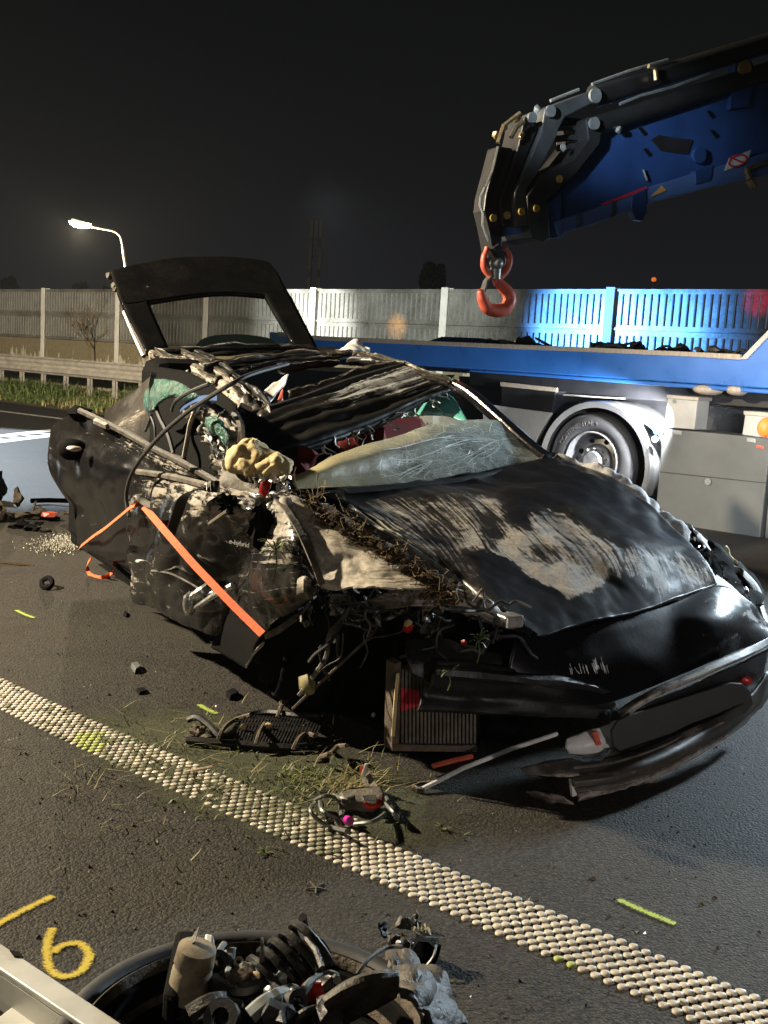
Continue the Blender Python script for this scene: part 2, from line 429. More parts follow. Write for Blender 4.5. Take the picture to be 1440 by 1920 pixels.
# ------------------------------------------------------------------ objects
ORG = {}
def tag(o, label=None, cat=None, group=None, kind=None):
    if label: o['label'] = label
    if cat: o['category'] = cat
    if group: o['group'] = group
    if kind: o['kind'] = kind
    return o
def empty(name, loc, label, cat, group=None):
    o = bpy.data.objects.new(name, None)
    o.empty_display_size = .2
    COL.objects.link(o)
    o.location = loc
    ORG[o.name] = Vector(loc)
    return tag(o, label, cat, group)
def obj(name, vs, fs, mat, parent=None, smooth=True, solid=0., bev=0., wear=None, uvs=None, origin=None):
    vs = [Vector(v) for v in vs]
    if parent is not None:
        org = ORG[parent.name]
    elif origin is not None:
        org = Vector(origin)
    else:
        c = sum(vs, Vector())/len(vs)
        org = Vector((c.x, c.y, min(v.z for v in vs)))
    me = bpy.data.meshes.new(name)
    me.from_pydata([v-org for v in vs], [], fs)
    mats = mat if isinstance(mat, list) else [mat]
    for mm in mats: me.materials.append(mm)
    me.polygons.foreach_set('use_smooth', [smooth]*len(me.polygons))
    if wear is not None:
        a = me.attributes.new('wear', 'FLOAT', 'POINT')
        a.data.foreach_set('value', wear)
    if uvs is not None:
        ul = me.uv_layers.new(name='UVMap')
        for lp in me.loops: ul.data[lp.index].uv = uvs[lp.vertex_index]
    me.update()
    if smooth: me.set_sharp_from_angle(angle=R(42))
    o = bpy.data.objects.new(name, me)
    COL.objects.link(o)
    ORG[o.name] = org
    if parent is not None:
        o.parent = parent
    else:
        o.location = org
    if solid:
        md = o.modifiers.new('solid', 'SOLIDIFY'); md.thickness = solid; md.offset = -1
    if bev:
        md = o.modifiers.new('bevel', 'BEVEL'); md.width = bev; md.segments = 2; md.limit_method = 'ANGLE'
    return o
class MB:
    def __init__(s): s.v = []; s.f = []
    def add(s, vs, fs):
        b = len(s.v)
        s.v += [Vector(x) for x in vs]
        s.f += [tuple(i+b for i in f) for f in fs]
        return s
    def box(s, c, ax, half):
        c = Vector(c)
        vs = [c+ax[0]*(half[0]*i)+ax[1]*(half[1]*j)+ax[2]*(half[2]*k) for i in (-1, 1) for j in (-1, 1) for k in (-1, 1)]
        return s.add(vs, [(0, 1, 3, 2), (4, 6, 7, 5), (0, 4, 5, 1), (2, 3, 7, 6), (0, 2, 6, 4), (1, 5, 7, 3)])
    def prism(s, pts, ext):
        n = len(pts); ext = Vector(ext)
        pts = [Vector(p) for p in pts]
        fs = [tuple(range(n)), tuple(range(2*n-1, n-1, -1))]
        fs += [(i, i+n, (i+1) % n+n, (i+1) % n) for i in range(n)]
        return s.add(pts+[p+ext for p in pts], fs)
    def tube(s, pts, r, seg=6, cap=True, rad=None):
        pts = [Vector(p) for p in pts]
        n = len(pts); vs = []; fs = []
        up = None
        for i, p in enumerate(pts):
            d = (pts[min(i+1, n-1)]-pts[max(i-1, 0)])
            if d.length < 1e-9: d = Vector((0, 0, 1))
            d.normalize()
            if up is None:
                up = d.orthogonal().normalized()
            else:
                up = (up-d*up.dot(d))
                if up.length < 1e-6: up = d.orthogonal()
                up.normalize()
            sd = d.cross(up)
            rr = rad[i] if rad else r
            for k in range(seg):
                a = 2*math.pi*k/seg
                vs.append(p+up*(rr*math.cos(a))+sd*(rr*math.sin(a)))
        for i in range(n-1):
            for k in range(seg):
                fs.append((i*seg+k, i*seg+(k+1) % seg, (i+1)*seg+(k+1) % seg, (i+1)*seg+k))
        if cap:
            fs.append(tuple(range(seg-1, -1, -1)))
            fs.append(tuple((n-1)*seg+k for k in range(seg)))
        return s.add(vs, fs)
    def lathe(s, c, axis, prof, seg=24, a0=0, a1=360, up=None):
        """prof: (radius, distance along axis)"""
        axis = Vector(axis).normalized()
        up = (Vector(up)-axis*Vector(up).dot(axis)).normalized() if up is not None else axis.orthogonal().normalized()
        sd = axis.cross(up)
        full = abs(a1-a0) >= 359.9
        ns = seg if full else seg+1
        vs = []; fs = []; m_ = len(prof)
        for k in range(ns):
            a = R(a0+(a1-a0)*k/seg)
            dr = up*math.cos(a)+sd*math.sin(a)
            for r_, z_ in prof: vs.append(Vector(c)+dr*r_+axis*z_)
        for k in range(seg):
            k2 = (k+1) % ns
            for j in range(m_-1):
                fs.append((k*m_+j, k2*m_+j, k2*m_+j+1, k*m_+j+1))
        return s.add(vs, fs)
    def disc(s, c, axis, r, h, seg=14):
        return s.lathe(c, axis, [(0.0001, 0), (r, 0), (r, h), (.0001, h)], seg)
    def ribbon(s, pts, side, w, th=.003):
        vs = []; fs = []
        pts = [Vector(p) for p in pts]
        n = len(pts)
        for i, p in enumerate(pts):
            d = (pts[min(i+1, n-1)]-pts[max(i-1, 0)]).normalized()
            sv = side(i) if callable(side) else Vector(side)
            sv = (sv-d*sv.dot(d)).normalized()
            nn = d.cross(sv)
            for a, b in ((-1, -1), (1, -1), (1, 1), (-1, 1)):
                vs.append(p+sv*(a*w/2)+nn*(b*th/2))
        for i in range(n-1):
            for k in range(4):
                fs.append((i*4+k, i*4+(k+1) % 4, i*4+4+(k+1) % 4, i*4+4+k))
        fs += [(0, 1, 2, 3), tuple(n*4-1-k for k in range(4))]
        return s.add(vs, fs)
    def ball(s, c, rad, seed=0, amp=.3, sub=2, freq=2.):
        bm = bmesh.new()
        bmesh.ops.create_icosphere(bm, subdivisions=sub, radius=1)
        vs = []
        for v in bm.verts:
            p = v.co.copy()
            k = 1+amp*noise.noise(p*freq+Vector((seed*7.1, seed*3.3, seed)))*1.6
            vs.append(Vector(c)+Vector((p.x*rad[0], p.y*rad[1], p.z*rad[2]))*k)
        fs = [tuple(v.index for v in f.verts) for f in bm.faces]
        bm.free()
        return s.add(vs, fs)
    def build(s, name, mat, parent=None, **kw):
        return obj(name, s.v, s.f, mat, parent, **kw)
def cr_(p0, p1, p2, p3, t):
    return (p1*2+(p2-p0)*t+(p0*2-p1*5+p2*4-p3)*t*t+(p1*3-p0-p2*3+p3)*t*t*t)*.5
def spl(row, n, lin=False):
    """interpolate a row of (Vector, wear)"""
    out = []
    k = len(row)
    for i in range(k-1):
        a, b, c, d = row[max(i-1, 0)], row[i], row[i+1], row[min(i+2, k-1)]
        for j in range(n):
            t = j/n
            if lin: p = b[0].lerp(c[0], t)
            else: p = cr_(a[0], b[0], c[0], d[0], t)
            out.append((p, b[1]+(c[1]-b[1])*t))
    out.append(row[-1])
    return out
def curve(pts, n=8, lin=False): return [p for p, w in spl([(Vector(q), 0) for q in pts], n, lin)]
def cpts(mode, lst): return [MODE[q[3] if len(q) > 3 else mode](q[0], q[1], q[2]) for q in lst]
def patch(name, rows, mode, mat, parent, nu=10, nv=10, amp=.01, freq=5., seed=1, solid=.006, lin=False, ridge=None, crease=0., torn=0., painter=None, sharp=False):
    g = []
    for r in rows:
        rr = []
        for q in r:
            if isinstance(q, tuple) and isinstance(q[0], Vector): rr.append(q); continue
            md = q[4] if len(q) > 4 else mode
            rr.append((MODE[md](q[0], q[1], q[2]), float(q[3]) if len(q) > 3 else 0.))
        g.append(spl(rr, nu, lin))
    nc = len(g[0])
    cols = [spl([g[i][j] for i in range(len(g))], nv, lin) for j in range(nc)]
    nr = len(cols[0])
    P = [[cols[j][i] for j in range(nc)] for i in range(nr)]
    so = Vector((seed*5.3, seed*2.1, seed*9.7))
    lenu = sum((P[0][j+1][0]-P[0][j][0]).length for j in range(nc-1))
    lenv = sum((P[i+1][0][0]-P[i][0][0]).length for i in range(nr-1))
    vs = []; ws = []; uvs = []
    for i in range(nr):
        for j in range(nc):
            p, w = P[i][j]
            du = P[i][min(j+1, nc-1)][0]-P[i][max(j-1, 0)][0]
            dv = P[min(i+1, nr-1)][j][0]-P[max(i-1, 0)][j][0]
            n = du.cross(dv)
            n = n.normalized() if n.length > 1e-12 else ZV.copy()
            d = amp*(noise.fractal(p*freq+so, 1., 2., 4))
            if crease:
                pw = p+noise.noise_vector(p*freq*.6+so)*.04
                d += crease*(.55-1.5*abs(noise.noise(pw*freq*.8+so*2))-.8*abs(noise.noise(pw*freq*1.9+so*3))-.25*abs(noise.noise(pw*freq*5+so)))
            if ridge:
                d += ridge[1]*math.sin(i/(nr-1)*ridge[0]*2*math.pi+1.5*noise.noise(p*3+so))
            q = p+n*d
            if torn and (i in (0, nr-1) or j in (0, nc-1)):
                q += (du.normalized()*noise.noise(p*30+so)+dv.normalized()*noise.noise(p*33-so))*torn
            if painter is not None: w = painter(*ipix(q), w)
            vs.append(q); ws.append(max(-1.5, min(1.5, w)))
            uvs.append((j/(nc-1)*lenu+seed*.37, i/(nr-1)*lenv+seed*.73))
    fs = [(i*nc+j, i*nc+j+1, (i+1)*nc+j+1, (i+1)*nc+j) for i in range(nr-1) for j in range(nc-1)]
    return obj(name, vs, fs, mat, parent, True, solid, wear=ws, uvs=uvs)
def ipix(v):
    q = v-CP
    dz = q.dot(fv)
    return 720+q.dot(rv)/dz*FP, 960-q.dot(uv)/dz*FP
def inpoly(x, y, pg):
    r = False; n = len(pg); j = n-1
    for i in range(n):
        (xi, yi), (xj, yj) = pg[i], pg[j]
        if (yi > y) != (yj > y) and x < (xj-xi)*(y-yi)/(yj-yi)+xi: r = not r
        j = i
    return r
def text_verts(s, size):
    cu = bpy.data.curves.new('lettering', 'FONT')
    cu.body = s; cu.size = size; cu.extrude = size*.03
    o = bpy.data.objects.new('lettering', cu)
    COL.objects.link(o)
    me = o.to_mesh()
    vs = [v.co.copy() for v in me.vertices]
    fs = [tuple(p.vertices) for p in me.polygons]
    o.to_mesh_clear()
    bpy.data.objects.remove(o)
    bpy.data.curves.remove(cu)
    return vs, fs
# ------------------------------------------------------------------ ground
def sheet(name, pts, z, mat, label=None, kind='structure'):
    vs = [Vector((p.x, p.y, z)) for p in pts]
    o = obj(name, vs, [tuple(range(len(vs)))], mat, None, False, origin=(0, 0, 0))
    return tag(o, label, None, None, kind)
sheet('road', [Vector((-250, -60, 0)), Vector((250, -60, 0)), Vector((250, 400, 0)), Vector((-250, 400, 0))], 0, M['asphalt'], 'dark speckled asphalt of the motorway lanes')
VB = Z(0, 754)                                   # verge edge
vg = [VB-TD*40, VB+TD*40, VB+TD*40+NT*60, VB-TD*40+NT*60]
M['verge'] = plain('verge_soil', (.2, .16, .1), (.08, .085, .035), .95, scale=3, bmp=.8, bd=.02, spec=.1)
sheet('verge', vg, .012, M['verge'], 'earth verge along the guard rail')
def line_on_ground(name, a, b, w, z, mat, label):
    d = (b-a).normalized(); n = Vector((-d.y, d.x, 0))*w/2
    return sheet(name, [a-n, b-n, b+n, a+n], z, mat, label)
a, b = Z(0, 771), Z(120, 786)
d_ = (b-a).normalized()
line_on_ground('road_marking', a-d_*14, b+d_*16, .16, .004, M['wline'], 'solid white edge line along the far verge')
a, b = Z(0, 823), Z(95, 812)
d_ = (b-a).normalized(); nn_ = Vector((-d_.y, d_.x, 0))
mk = line_on_ground('road_marking', a-d_*6, b+d_*7, .62, .004, M['wline'], 'wide white ramp line with a dark dashed middle on the bright lane')
ml = MB()
for i in range(-16, 24):
    c = a+d_*(i*.42)
    ml.prism([c-nn_*.09+ZV*.006, c+d_*.26-nn_*.09+ZV*.006, c+d_*.26+nn_*.09+ZV*.006, c+nn_*.09+ZV*.006], ZV*.002)
ORG[mk.name] = Vector((0, 0, 0))
ml.build('dash', M['asphalt'], mk, smooth=False)['kind'] = 'stuff'

# profiled edge line: rows of raised thermoplastic dots
SA, SB = Vector((-1.345, 3.70, 0)), Vector((.60, 2.175, 0))
SD = (SB-SA).normalized(); SN = Vector((SD.y, -SD.x, 0))
rm = tag(bpy.data.objects.new('road_marking', None), 'profiled edge line of raised cream dots crossing in front of the wreck', None, None, 'structure')
COL.objects.link(rm); ORG[rm.name] = Vector((0, 0, 0))
def dot_shape(rx, ry, h):
    vs = []; fs = []
    prof = [(1., 0.), (.97, .45), (.72, .9), (.3, 1.)]
    n = 10
    for r_, z_ in prof:
        for k in range(n):
            a_ = 2*math.pi*k/n
            ca, sa = math.cos(a_), math.sin(a_)
            s_ = (abs(ca)**3+abs(sa)**3)**(-1/3)
            vs.append(Vector((rx*r_*s_*ca, ry*r_*s_*sa, h*z_)))
    for j in range(len(prof)-1):
        for k in range(n):
            fs.append((j*n+k, j*n+(k+1) % n, (j+1)*n+(k+1) % n, (j+1)*n+k))
    fs.append(tuple((len(prof)-1)*n+k for k in range(n)))
    return vs, fs
dv_, df_ = dot_shape(.0122, .0098, .006)
ang = math.atan2(SD.y, SD.x)+.55
LA, LB = SD*.0312, Vector((.0015, -.0278, 0))
dots = []
rj = random.Random(3)
for i in range(-14, 104):
    for j in range(9):
        c = SA+SN*(-.118)+LA*i+LB*j-SD*(LB.dot(SD)*4)
        k = max(0, (-.55-c.x)/.8)                   # the line bends away at the far end
        c = c+SN*(-.03*k*k)
        c += Vector((rj.gauss(0, .0009), rj.gauss(0, .0009), 0))
        x, y = ipix(c)
        if c.y < 1.0: continue
        if 282 < x < 325 and 1425 < y < 1462 and rj.random() < .6: continue
        if 372 < x < 415 and 1468 < y < 1510 and rj.random() < .55: continue
        dots.append((c.y, c, x, y))
dots.sort(key=lambda q: q[0])
meshes = {}
def dmesh(kind):
    if kind not in meshes:
        me = bpy.data.meshes.new('dot')
        me.from_pydata(dv_, [], df_)
        me.materials.append(M[kind])
        me.polygons.foreach_set('use_smooth', [True]*len(me.polygons))
        meshes[kind] = me
    return meshes[kind]
def dkind(x, y):
    if 140 < x < 195 and 1375 < y < 1412: return 'doty'
    if abs((y-1815)-(x-1070)*.62) < 9 and 1030 < x < 1125: return 'doty'
    if 330 < x < 640:
        if rj.random() < .38: return 'dotmoss'
    elif x < 330 and rj.random() < .22+.25*(y > 1340+x*.36): return 'dotmoss'
    return 'dot'
rest = {'dot': MB(), 'dotmoss': MB(), 'doty': MB()}
n_ = 0
mrot = Matrix.Rotation(ang, 3, 'Z')
for dist, c, x, y in dots:
    k = dkind(x, y)
    inside = -20 < x < 1460 and -20 < y < 1940
    if n_ < 298 and inside:
        o = bpy.data.objects.new('dot', dmesh(k))
        COL.objects.link(o)
        o.parent = rm
        o.location = c
        s_ = 1+rj.gauss(0, .05)
        o.scale = (s_, 1+rj.gauss(0, .05), 1+rj.gauss(0, .12))
        o.rotation_euler = (0, 0, ang+rj.gauss(0, .09))
        n_ += 1
    else:
        rest[k].add([mrot @ v + c for v in dv_], df_)
for k, b_ in rest.items():
    if b_.v: b_.build('dot', M[k], rm)['kind'] = 'stuff'

# damp mossy film and earth trodden along the line
def film(name, ctr, axes, mat, label, n=40, z=.003):
    vs, ws, fs = [], [], []
    for i in range(n+1):
        for j in range(n+1):
            a_, b_ = i/n*2-1, j/n*2-1
            p = ctr+axes[0]*a_+axes[1]*b_
            vs.append(Vector((p.x, p.y, z)))
            ws.append(max(0, 1-(a_*a_+b_*b_))**.7)
    fs = [(i*(n+1)+j, i*(n+1)+j+1, (i+1)*(n+1)+j+1, (i+1)*(n+1)+j) for i in range(n) for j in range(n)]
    o = obj(name, vs, fs, mat, None, True, wear=ws, origin=(0, 0, 0))
    return tag(o, label, None, None, 'stuff')
film('moss', Z(470, 1440), (SD*.85, SN*.42), M['moss'], 'damp green moss and soil film around the dotted line')

# spray marks
def stroke(pts, w, mat, name, label, cat, group=None, z=.004):
    pts = curve(pts, 8) if len(pts) > 2 else [Vector(p) for p in pts]
    vs, fs, ws = [], [], []
    n = len(pts)
    for i, p in enumerate(pts):
        d = (pts[min(i+1, n-1)]-pts[max(i-1, 0)]).normalized()
        s_ = Vector((-d.y, d.x, 0))*w*.5
        e_ = .45 if i in (0, n-1) else 1
        for a_, g_ in ((-1.5, 0), (-.85, .55), (0, .95), (.85, .55), (1.5, 0)):
            vs.append(p+s_*a_+ZV*z); ws.append(g_*e_)
    fs = [(5*i+k, 5*i+k+1, 5*i+k+6, 5*i+k+5) for i in range(n-1) for k in range(4)]
    o = obj(name, vs, fs, mat, None, False, wear=ws)
    return tag(o, label, cat, group)
six = [(98, 1742), (90, 1768), (88, 1800), (96, 1822), (112, 1833), (135, 1831), (155, 1820), (166, 1800), (164, 1784), (150, 1772), (130, 1772), (112, 1778), (98, 1789)]
stroke([Z(x, y) for x, y in six], .022, M['spray'], 'spray_numeral', 'yellow sprayed number 6 on the asphalt beside the ramp beam', 'paint mark')
stroke([Z(-30, 1756), Z(0, 1733), Z(50, 1706), Z(101, 1682)], .022, M['spray'], 'spray_dash', 'yellow sprayed slash above the number 6', 'paint mark')
for (p, q, lb) in (((1158, 1688), (1268, 1736), 'lime sprayed dash on bare asphalt beyond the dotted line'),
                   ((30, 1145), (64, 1160), 'short lime sprayed dash left of the wreck doors'),
                   ((372, 1322), (406, 1340), 'short lime sprayed dash above the fallen grille')):
    stroke([Z(*p), Z((p[0]+q[0])/2, (p[1]+q[1])/2+1), Z(*q)], .024, M['sprayg'], 'spray_dash', lb, 'paint mark', 'lime spray dashes', z=.004)

# ------------------------------------------------------------------ noise barrier
WC = Z(211, 737)
wall0 = pl(82, 541, NT, WC.dot(NT)); wall0.z = 0
wall1 = pl(222, 541, NT, WC.dot(NT)); wall1.z = 0
PIT_ = (wall1-wall0).length
nb = empty('noise_barrier', wall0, 'grey aluminium noise barrier on a stained concrete plinth behind the truck', 'noise barrier')
PS = []
AX = (TD, NT, ZV)
ribm = None
for i in range(-4, 9):
    p = wall0+TD*(PIT_*i)
    b_ = MB()
    b_.box(p+ZV*1.43-NT*.02, AX, (.085, .01, 1.43))
    b_.box(p+ZV*1.43+NT*.15, AX, (.085, .01, 1.43))
    b_.box(p+ZV*1.425+NT*.065, AX, (.008, .0745, 1.42))
    if -1 <= i <= 7 or True:
        b_.build('post', M['post'], nb, smooth=False)
    c = p+TD*(PIT_/2)
    hw = PIT_/2-.02
    MB().box(c+ZV*.69+NT*.07, AX, (hw, .055, .69)).build('plinth_slab', M['plinth'], nb, smooth=False)
    for lv, (z0, z1) in enumerate(((1.39, 2.105), (2.11, 2.83))):
        b_ = MB()
        b_.box(c+ZV*((z0+z1)/2)+NT*.08, AX, (hw, .03, (z1-z0)/2))
        b_.box(c+ZV*(z0+.02)+NT*.035, AX, (hw, .0145, .018))
        if lv: b_.box(c+ZV*(z1-.02)+NT*.035, AX, (hw, .0145, .018))
        pn = b_.build('panel', M['cassette'], nb, smooth=False)
        ORG[pn.name] = ORG[nb.name]
        rb = MB()
        nr_ = 27
        for k in range(nr_):
            q = c+TD*(-hw+hw*2*(k+.5)/nr_)
            rb.box(q+ZV*((z0+z1)/2)+NT*.038, AX, (.010, .0115, (z1-z0)/2-.085))
        rb.build('rib', M['ribm'], pn, smooth=False)['kind'] = 'stuff'

# ------------------------------------------------------------------ guard rail
GB = Z(167, 748)
gr = empty('guard_rail', GB, 'weathered double wave guard rail on posts in front of the grass verge', 'guard rail')
prof = [(0, .0), (-.03, .03), (-.08, .05), (-.08, .1), (-.01, .145), (-.01, .175), (-.08, .22), (-.08, .27), (-.03, .29), (0, .32)]
b_ = MB()
g0, g1 = GB-TD*26, GB+TD*26
vs = []
for q in (g0, g1):
    for o_, z_ in prof: vs.append(q-NT*.06+NT*o_+ZV*(.50+z_*1.28))
n = len(prof)
b_.add(vs, [(i, i+1, n+i+1, n+i) for i in range(n-1)])
b_.build('rail', M['galv'], gr, smooth=False, solid=.006)
sp = (Z(82, 744)-GB).length
for i in range(-8, 9):
    q = GB+TD*(i*sp)
    pb = MB()
    pb.prism([q-TD*.05-NT*.03, q+TD*.05-NT*.03, q+TD*.05-NT*.02, q-TD*.04-NT*.02, q-TD*.04+NT*.04, q+TD*.05+NT*.04, q+TD*.05+NT*.05, q-TD*.05+NT*.05], ZV*.9)
    pb.build('post', M['galv'], gr, smooth=False)

# ------------------------------------------------------------------ grass
def grass(name, spots, mat, label, hmin, hmax, w, lean=.4, seed=1):
    rg = random.Random(seed)
    b_ = MB()
    for p in spots:
        h_ = rg.uniform(hmin, hmax); a_ = rg.uniform(0, 6.28)
        d = Vector((math.cos(a_), math.sin(a_), 0)); s_ = Vector((-d.y, d.x, 0))*w*rg.uniform(.6, 1.3)
        l1 = d*h_*lean*rg.uniform(.1, .6); l2 = d*h_*lean*rg.uniform(.5, 1.9)
        b_.add([p-s_, p+s_, p+s_*.7+l1+ZV*h_*.6, p-s_*.7+l1+ZV*h_*.6, p+l2+ZV*h_], [(0, 1, 2, 3), (3, 2, 4)])
    return tag(b_.build(name, mat, None, smooth=False), label, None, None, 'stuff')
rg = random.Random(5)
sp1, sp2 = [], []
for i in range(17000):
    s_ = rg.uniform(-9, 8.5); t_ = rg.uniform(.25, 5.8)
    p = VB+TD*s_+NT*t_
    k = noise.noise(p*.9)+.25*noise.noise(p*3)
    if t_ < .5 and rg.random() < .5: continue
    (sp1 if k > -.12 else sp2).append(p)
grass('grass', sp1, M['leaf'], 'uneven green grass along the verge under the guard rail', .05, .17, .012, 1.2, seed=2)
grass('grass', sp2[::2], M['leafdry'], 'dry straw grass among the verge turf', .05, .22, .01, seed=3)
tall = [Z(60, 745)+Vector((rg.gauss(0, .5), rg.gauss(0, .25), 0)) for i in range(600)]+[Z(10, 742)+Vector((rg.gauss(0, .5), rg.gauss(0, .3), 0)) for i in range(600)]+[Z(275, 757)+Vector((rg.gauss(0, .35), rg.gauss(0, .2), 0)) for i in range(260)]
grass('grass', tall, M['leaf'], 'taller weeds growing up to the guard rail', .12, .5, .012, .9, seed=4)

# leafless shrub in front of the barrier
def twig(b_, p, d, l, r_, dep, rg):
    q = p; pts = [p]
    for k in range(4):
        d = (d+Vector((rg.gauss(0, .25), rg.gauss(0, .25), rg.gauss(0, .15)))).normalized()
        q = q+d*l/4
        pts.append(q)
    b_.tube(pts, r_, 4, rad=[r_, r_*.9, r_*.8, r_*.7, r_*.55])
    if dep:
        for k in range(3): twig(b_, pts[1+k], (d+Vector((rg.gauss(0, .8), rg.gauss(0, .8), rg.gauss(.3, .4)))).normalized(), l*.62, r_*.62, dep-1, rg)
sb = pl(168, 640, NT, WC.dot(NT)-.5); sb.z = 0.0
rg = random.Random(12)
b_ = MB()
b_.tube([sb, sb+ZV*.7+TD*.05, sb+ZV*1.35], .02, 5)
for k in range(7): twig(b_, sb+ZV*(1.2+.04*k), Vector((rg.gauss(0, .6), rg.gauss(0, .4), 1)).normalized(), .95, .012, 2, rg)
tag(b_.build('bare_shrub', M['root'], None), 'leafless twiggy shrub in front of the barrier left of the wreck', 'shrub')

# ------------------------------------------------------------------ far things
lp = D(150, 418, 70)
base = D(236, 500, 70); base.z = 0
sl = empty('street_lamp', base, 'lit street lamp on a curved arm rising behind the barrier', 'street lamp')
b_ = MB()
b_.tube(curve([base, Vector((base.x, base.y, 3)), D(236, 505, 70), D(230, 462, 70)], 5, True), .09, 8)
b_.build('pole', M['post'], sl)
MB().tube(curve([D(230, 463, 70), D(226, 445, 70), D(214, 434, 70), D(190, 429, 70), D(166, 424, 70)], 5), .055, 7).build('arm', M['post'], sl)
hx = (D(166, 424, 70)-D(136, 415, 70)).normalized()
hy = Vector((0, 1, 0)); hz = hx.cross(hy)
b_ = MB(); b_.box(lp+ZV*.09, (hx, hy, hz), (.52, .16, .06))
hd = b_.build('lamp_head', M['lgrey'], sl, smooth=False, bev=.03); ORG[hd.name] = ORG[sl.name]
b_ = MB(); b_.lathe(lp+ZV*.03, -ZV, [(.001, .34), (.3, .3), (.46, .16), (.5, 0)], 16)
b_.v = [lp+((v-lp).dot(hx)*1.5)*hx+((v-lp).dot(hy))*hy+((v-lp).dot(hz))*hz for v in b_.v]
b_.build('lens', M['lampglow'], hd)
l = bpy.data.lights.new('street_lamp_light', 'POINT'); l.energy = 20000; l.color = (1, .8, .5); l.shadow_soft_size = .25
lo = bpy.data.objects.new('street_lamp_light', l); COL.objects.link(lo); lo.location = lp-ZV*.55
# mobile phone mast
mb_ = D(588, 540, 150); mb_.z = 0
mt_ = empty('phone_mast', mb_, 'thin dark phone mast with stacked aerials above the barrier', 'mast')
b_ = MB()
tz = D(590, 408, 150).z
for dx in (-.5, .5):
    b_.tube([mb_+Vector((dx*1.2, 0, 0)), Vector((mb_.x+dx*.95, mb_.y, tz-1))], .17, 6)
b_.build('lattice_leg', M['mast'], mt_)
b_ = MB()
for k in range(14):
    z0 = k*1.45
    s_ = -1 if k % 2 else 1
    b_.tube([mb_+Vector((-.55*s_, 0, z0)), mb_+Vector((.55*s_, 0, z0+1.45))], .05, 4)
b_.build('brace', M['mast'], mt_)['kind'] = 'stuff'
for zz, hh, ww in ((tz-1.6, 1.5, 1.0), (tz-5.6, 1.7, .5), (tz-9.4, 1.7, .5)):
    for dx in (-.62, 0, .62) if ww > .6 else (-.66, .66):
        MB().box(Vector((mb_.x+dx, mb_.y-.5, zz)), (Vector((1, 0, 0)), Vector((0, 1, 0)), ZV), (.26, .18, hh*.85)).build('aerial', M['mast'], mt_, smooth=False, bev=.06)
# trees against the sky
def poplar(px, top, dist, w, label, seed):
    bs = D(px, 560, dist); bs.z = 0
    tp = D(px, top, dist).z
    t = empty('poplar_tree', bs, label, 'tree', 'trees beyond the barrier')
    MB().tube([bs, bs+ZV*tp*.3, bs+ZV*tp*.8], .3, 6, rad=[.35, .28, .08]).build('trunk', M['brown'], t)
    rg = random.Random(seed); b_ = MB()
    for i in range(1500):
        f = rg.random()**.8
        z_ = tp*(.12+.88*f)
        rr = w*math.sin(math.pi*min(1, .12+.88*(1-f)))**.7*(.75+.5*noise.noise(Vector((f*4, seed, 0))))
        a_ = rg.uniform(0, 6.28); q = rr*math.sqrt(rg.random())
        p = bs+Vector((math.cos(a_)*q, math.sin(a_)*q, z_))
        d1 = Vector((rg.gauss(0, 1), rg.gauss(0, 1), rg.gauss(0, 1))).normalized()*.42
        d2 = d1.orthogonal().normalized()*.3
        b_.add([p-d1, p+d2, p+d1, p-d2], [(0, 1, 2, 3)])
    b_.build('crown', M['tree'], t, smooth=False)
poplar(801, 494, 120, 1.25, 'dark poplar, the broader of two beside the crane hook', 3)
poplar(822, 499, 120, .8, 'dark poplar, the slimmer pointed one of the pair', 4)
rg = random.Random(9)
b_ = MB()
for i in range(9000):
    x = rg.uniform(-150, 1600)
    hgt = 8+5*noise.noise(Vector((x*.006, 2, 0)))+4*noise.noise(Vector((x*.03, 5, 0)))+(2.0 if x > 1000 else 0)
    dd = rg.uniform(150, 170)
    bs = D(x, 560, dd)
    p = Vector((bs.x, bs.y, max(.3, hgt)*rg.random()**.5))
    d1 = Vector((rg.gauss(0, 1), rg.gauss(0, 1), rg.gauss(0, 1))).normalized()*1.0
    d2 = d1.orthogonal().normalized()*.8
    b_.add([p-d1, p+d2, p+d1, p-d2], [(0, 1, 2, 3)])
tag(b_.build('treeline', M['tree'], None, smooth=False), 'dark far treeline along the horizon', None, None, 'stuff')
fl = D(1226, 524, 110); fb = Vector((fl.x, fl.y, 0))
fo = empty('street_lamp', fb, 'tiny orange lamp far off above the blue lit barrier', 'street lamp')
MB().tube([fb, fl], .09, 6).build('pole', M['lgrey'], fo)
MB().ball(fl, (.26, .26, .24), 1, .05, 2).build('lamp_head', M['orangeglow'], fo)

# ------------------------------------------------------------------ recovery truck
WCp = K(1110, 865, .05)
tr = empty('recovery_truck', Vector((WCp.x, WCp.y, 0)), 'blue flatbed recovery truck parked behind the wreck', 'recovery truck')
def kp(lst, off=0.): return [K(x, y, off) for x, y in lst]
def kprism(name, lst, off, depth, mat, parent=tr, bev=.008, smooth=False):
    return MB().prism(kp(lst, off), NT*depth).build(name, mat, parent, smooth=smooth, bev=bev)
kprism('bed_beam', [(505, 622), (600, 635), (870, 647), (1100, 657), (1300, 667), (1386, 674), (1404, 668), (1470, 596), (1470, 731), (1280, 718), (1000, 699), (870, 691), (505, 668)], 0, .1, M['tblue'], bev=.012)
kprism('edge_strip', [(520, 622), (600, 630), (870, 642), (1100, 651), (1300, 660), (1388, 664), (1388, 675), (1300, 669), (1100, 660), (870, 650), (600, 638), (520, 630)], -.012, .09, M['lip'], bev=.004)
kprism('bed_chamfer', [(880, 693), (1000, 700), (1280, 719), (1470, 732), (1470, 741), (1280, 727), (1000, 706), (880, 697)], .03, .2, M['tblue'], bev=.01)
ddk = K(870, 648, 0).z
def level(px, off, z):
    q = K(px, 650, off); q.z = z
    return q
b_ = MB()
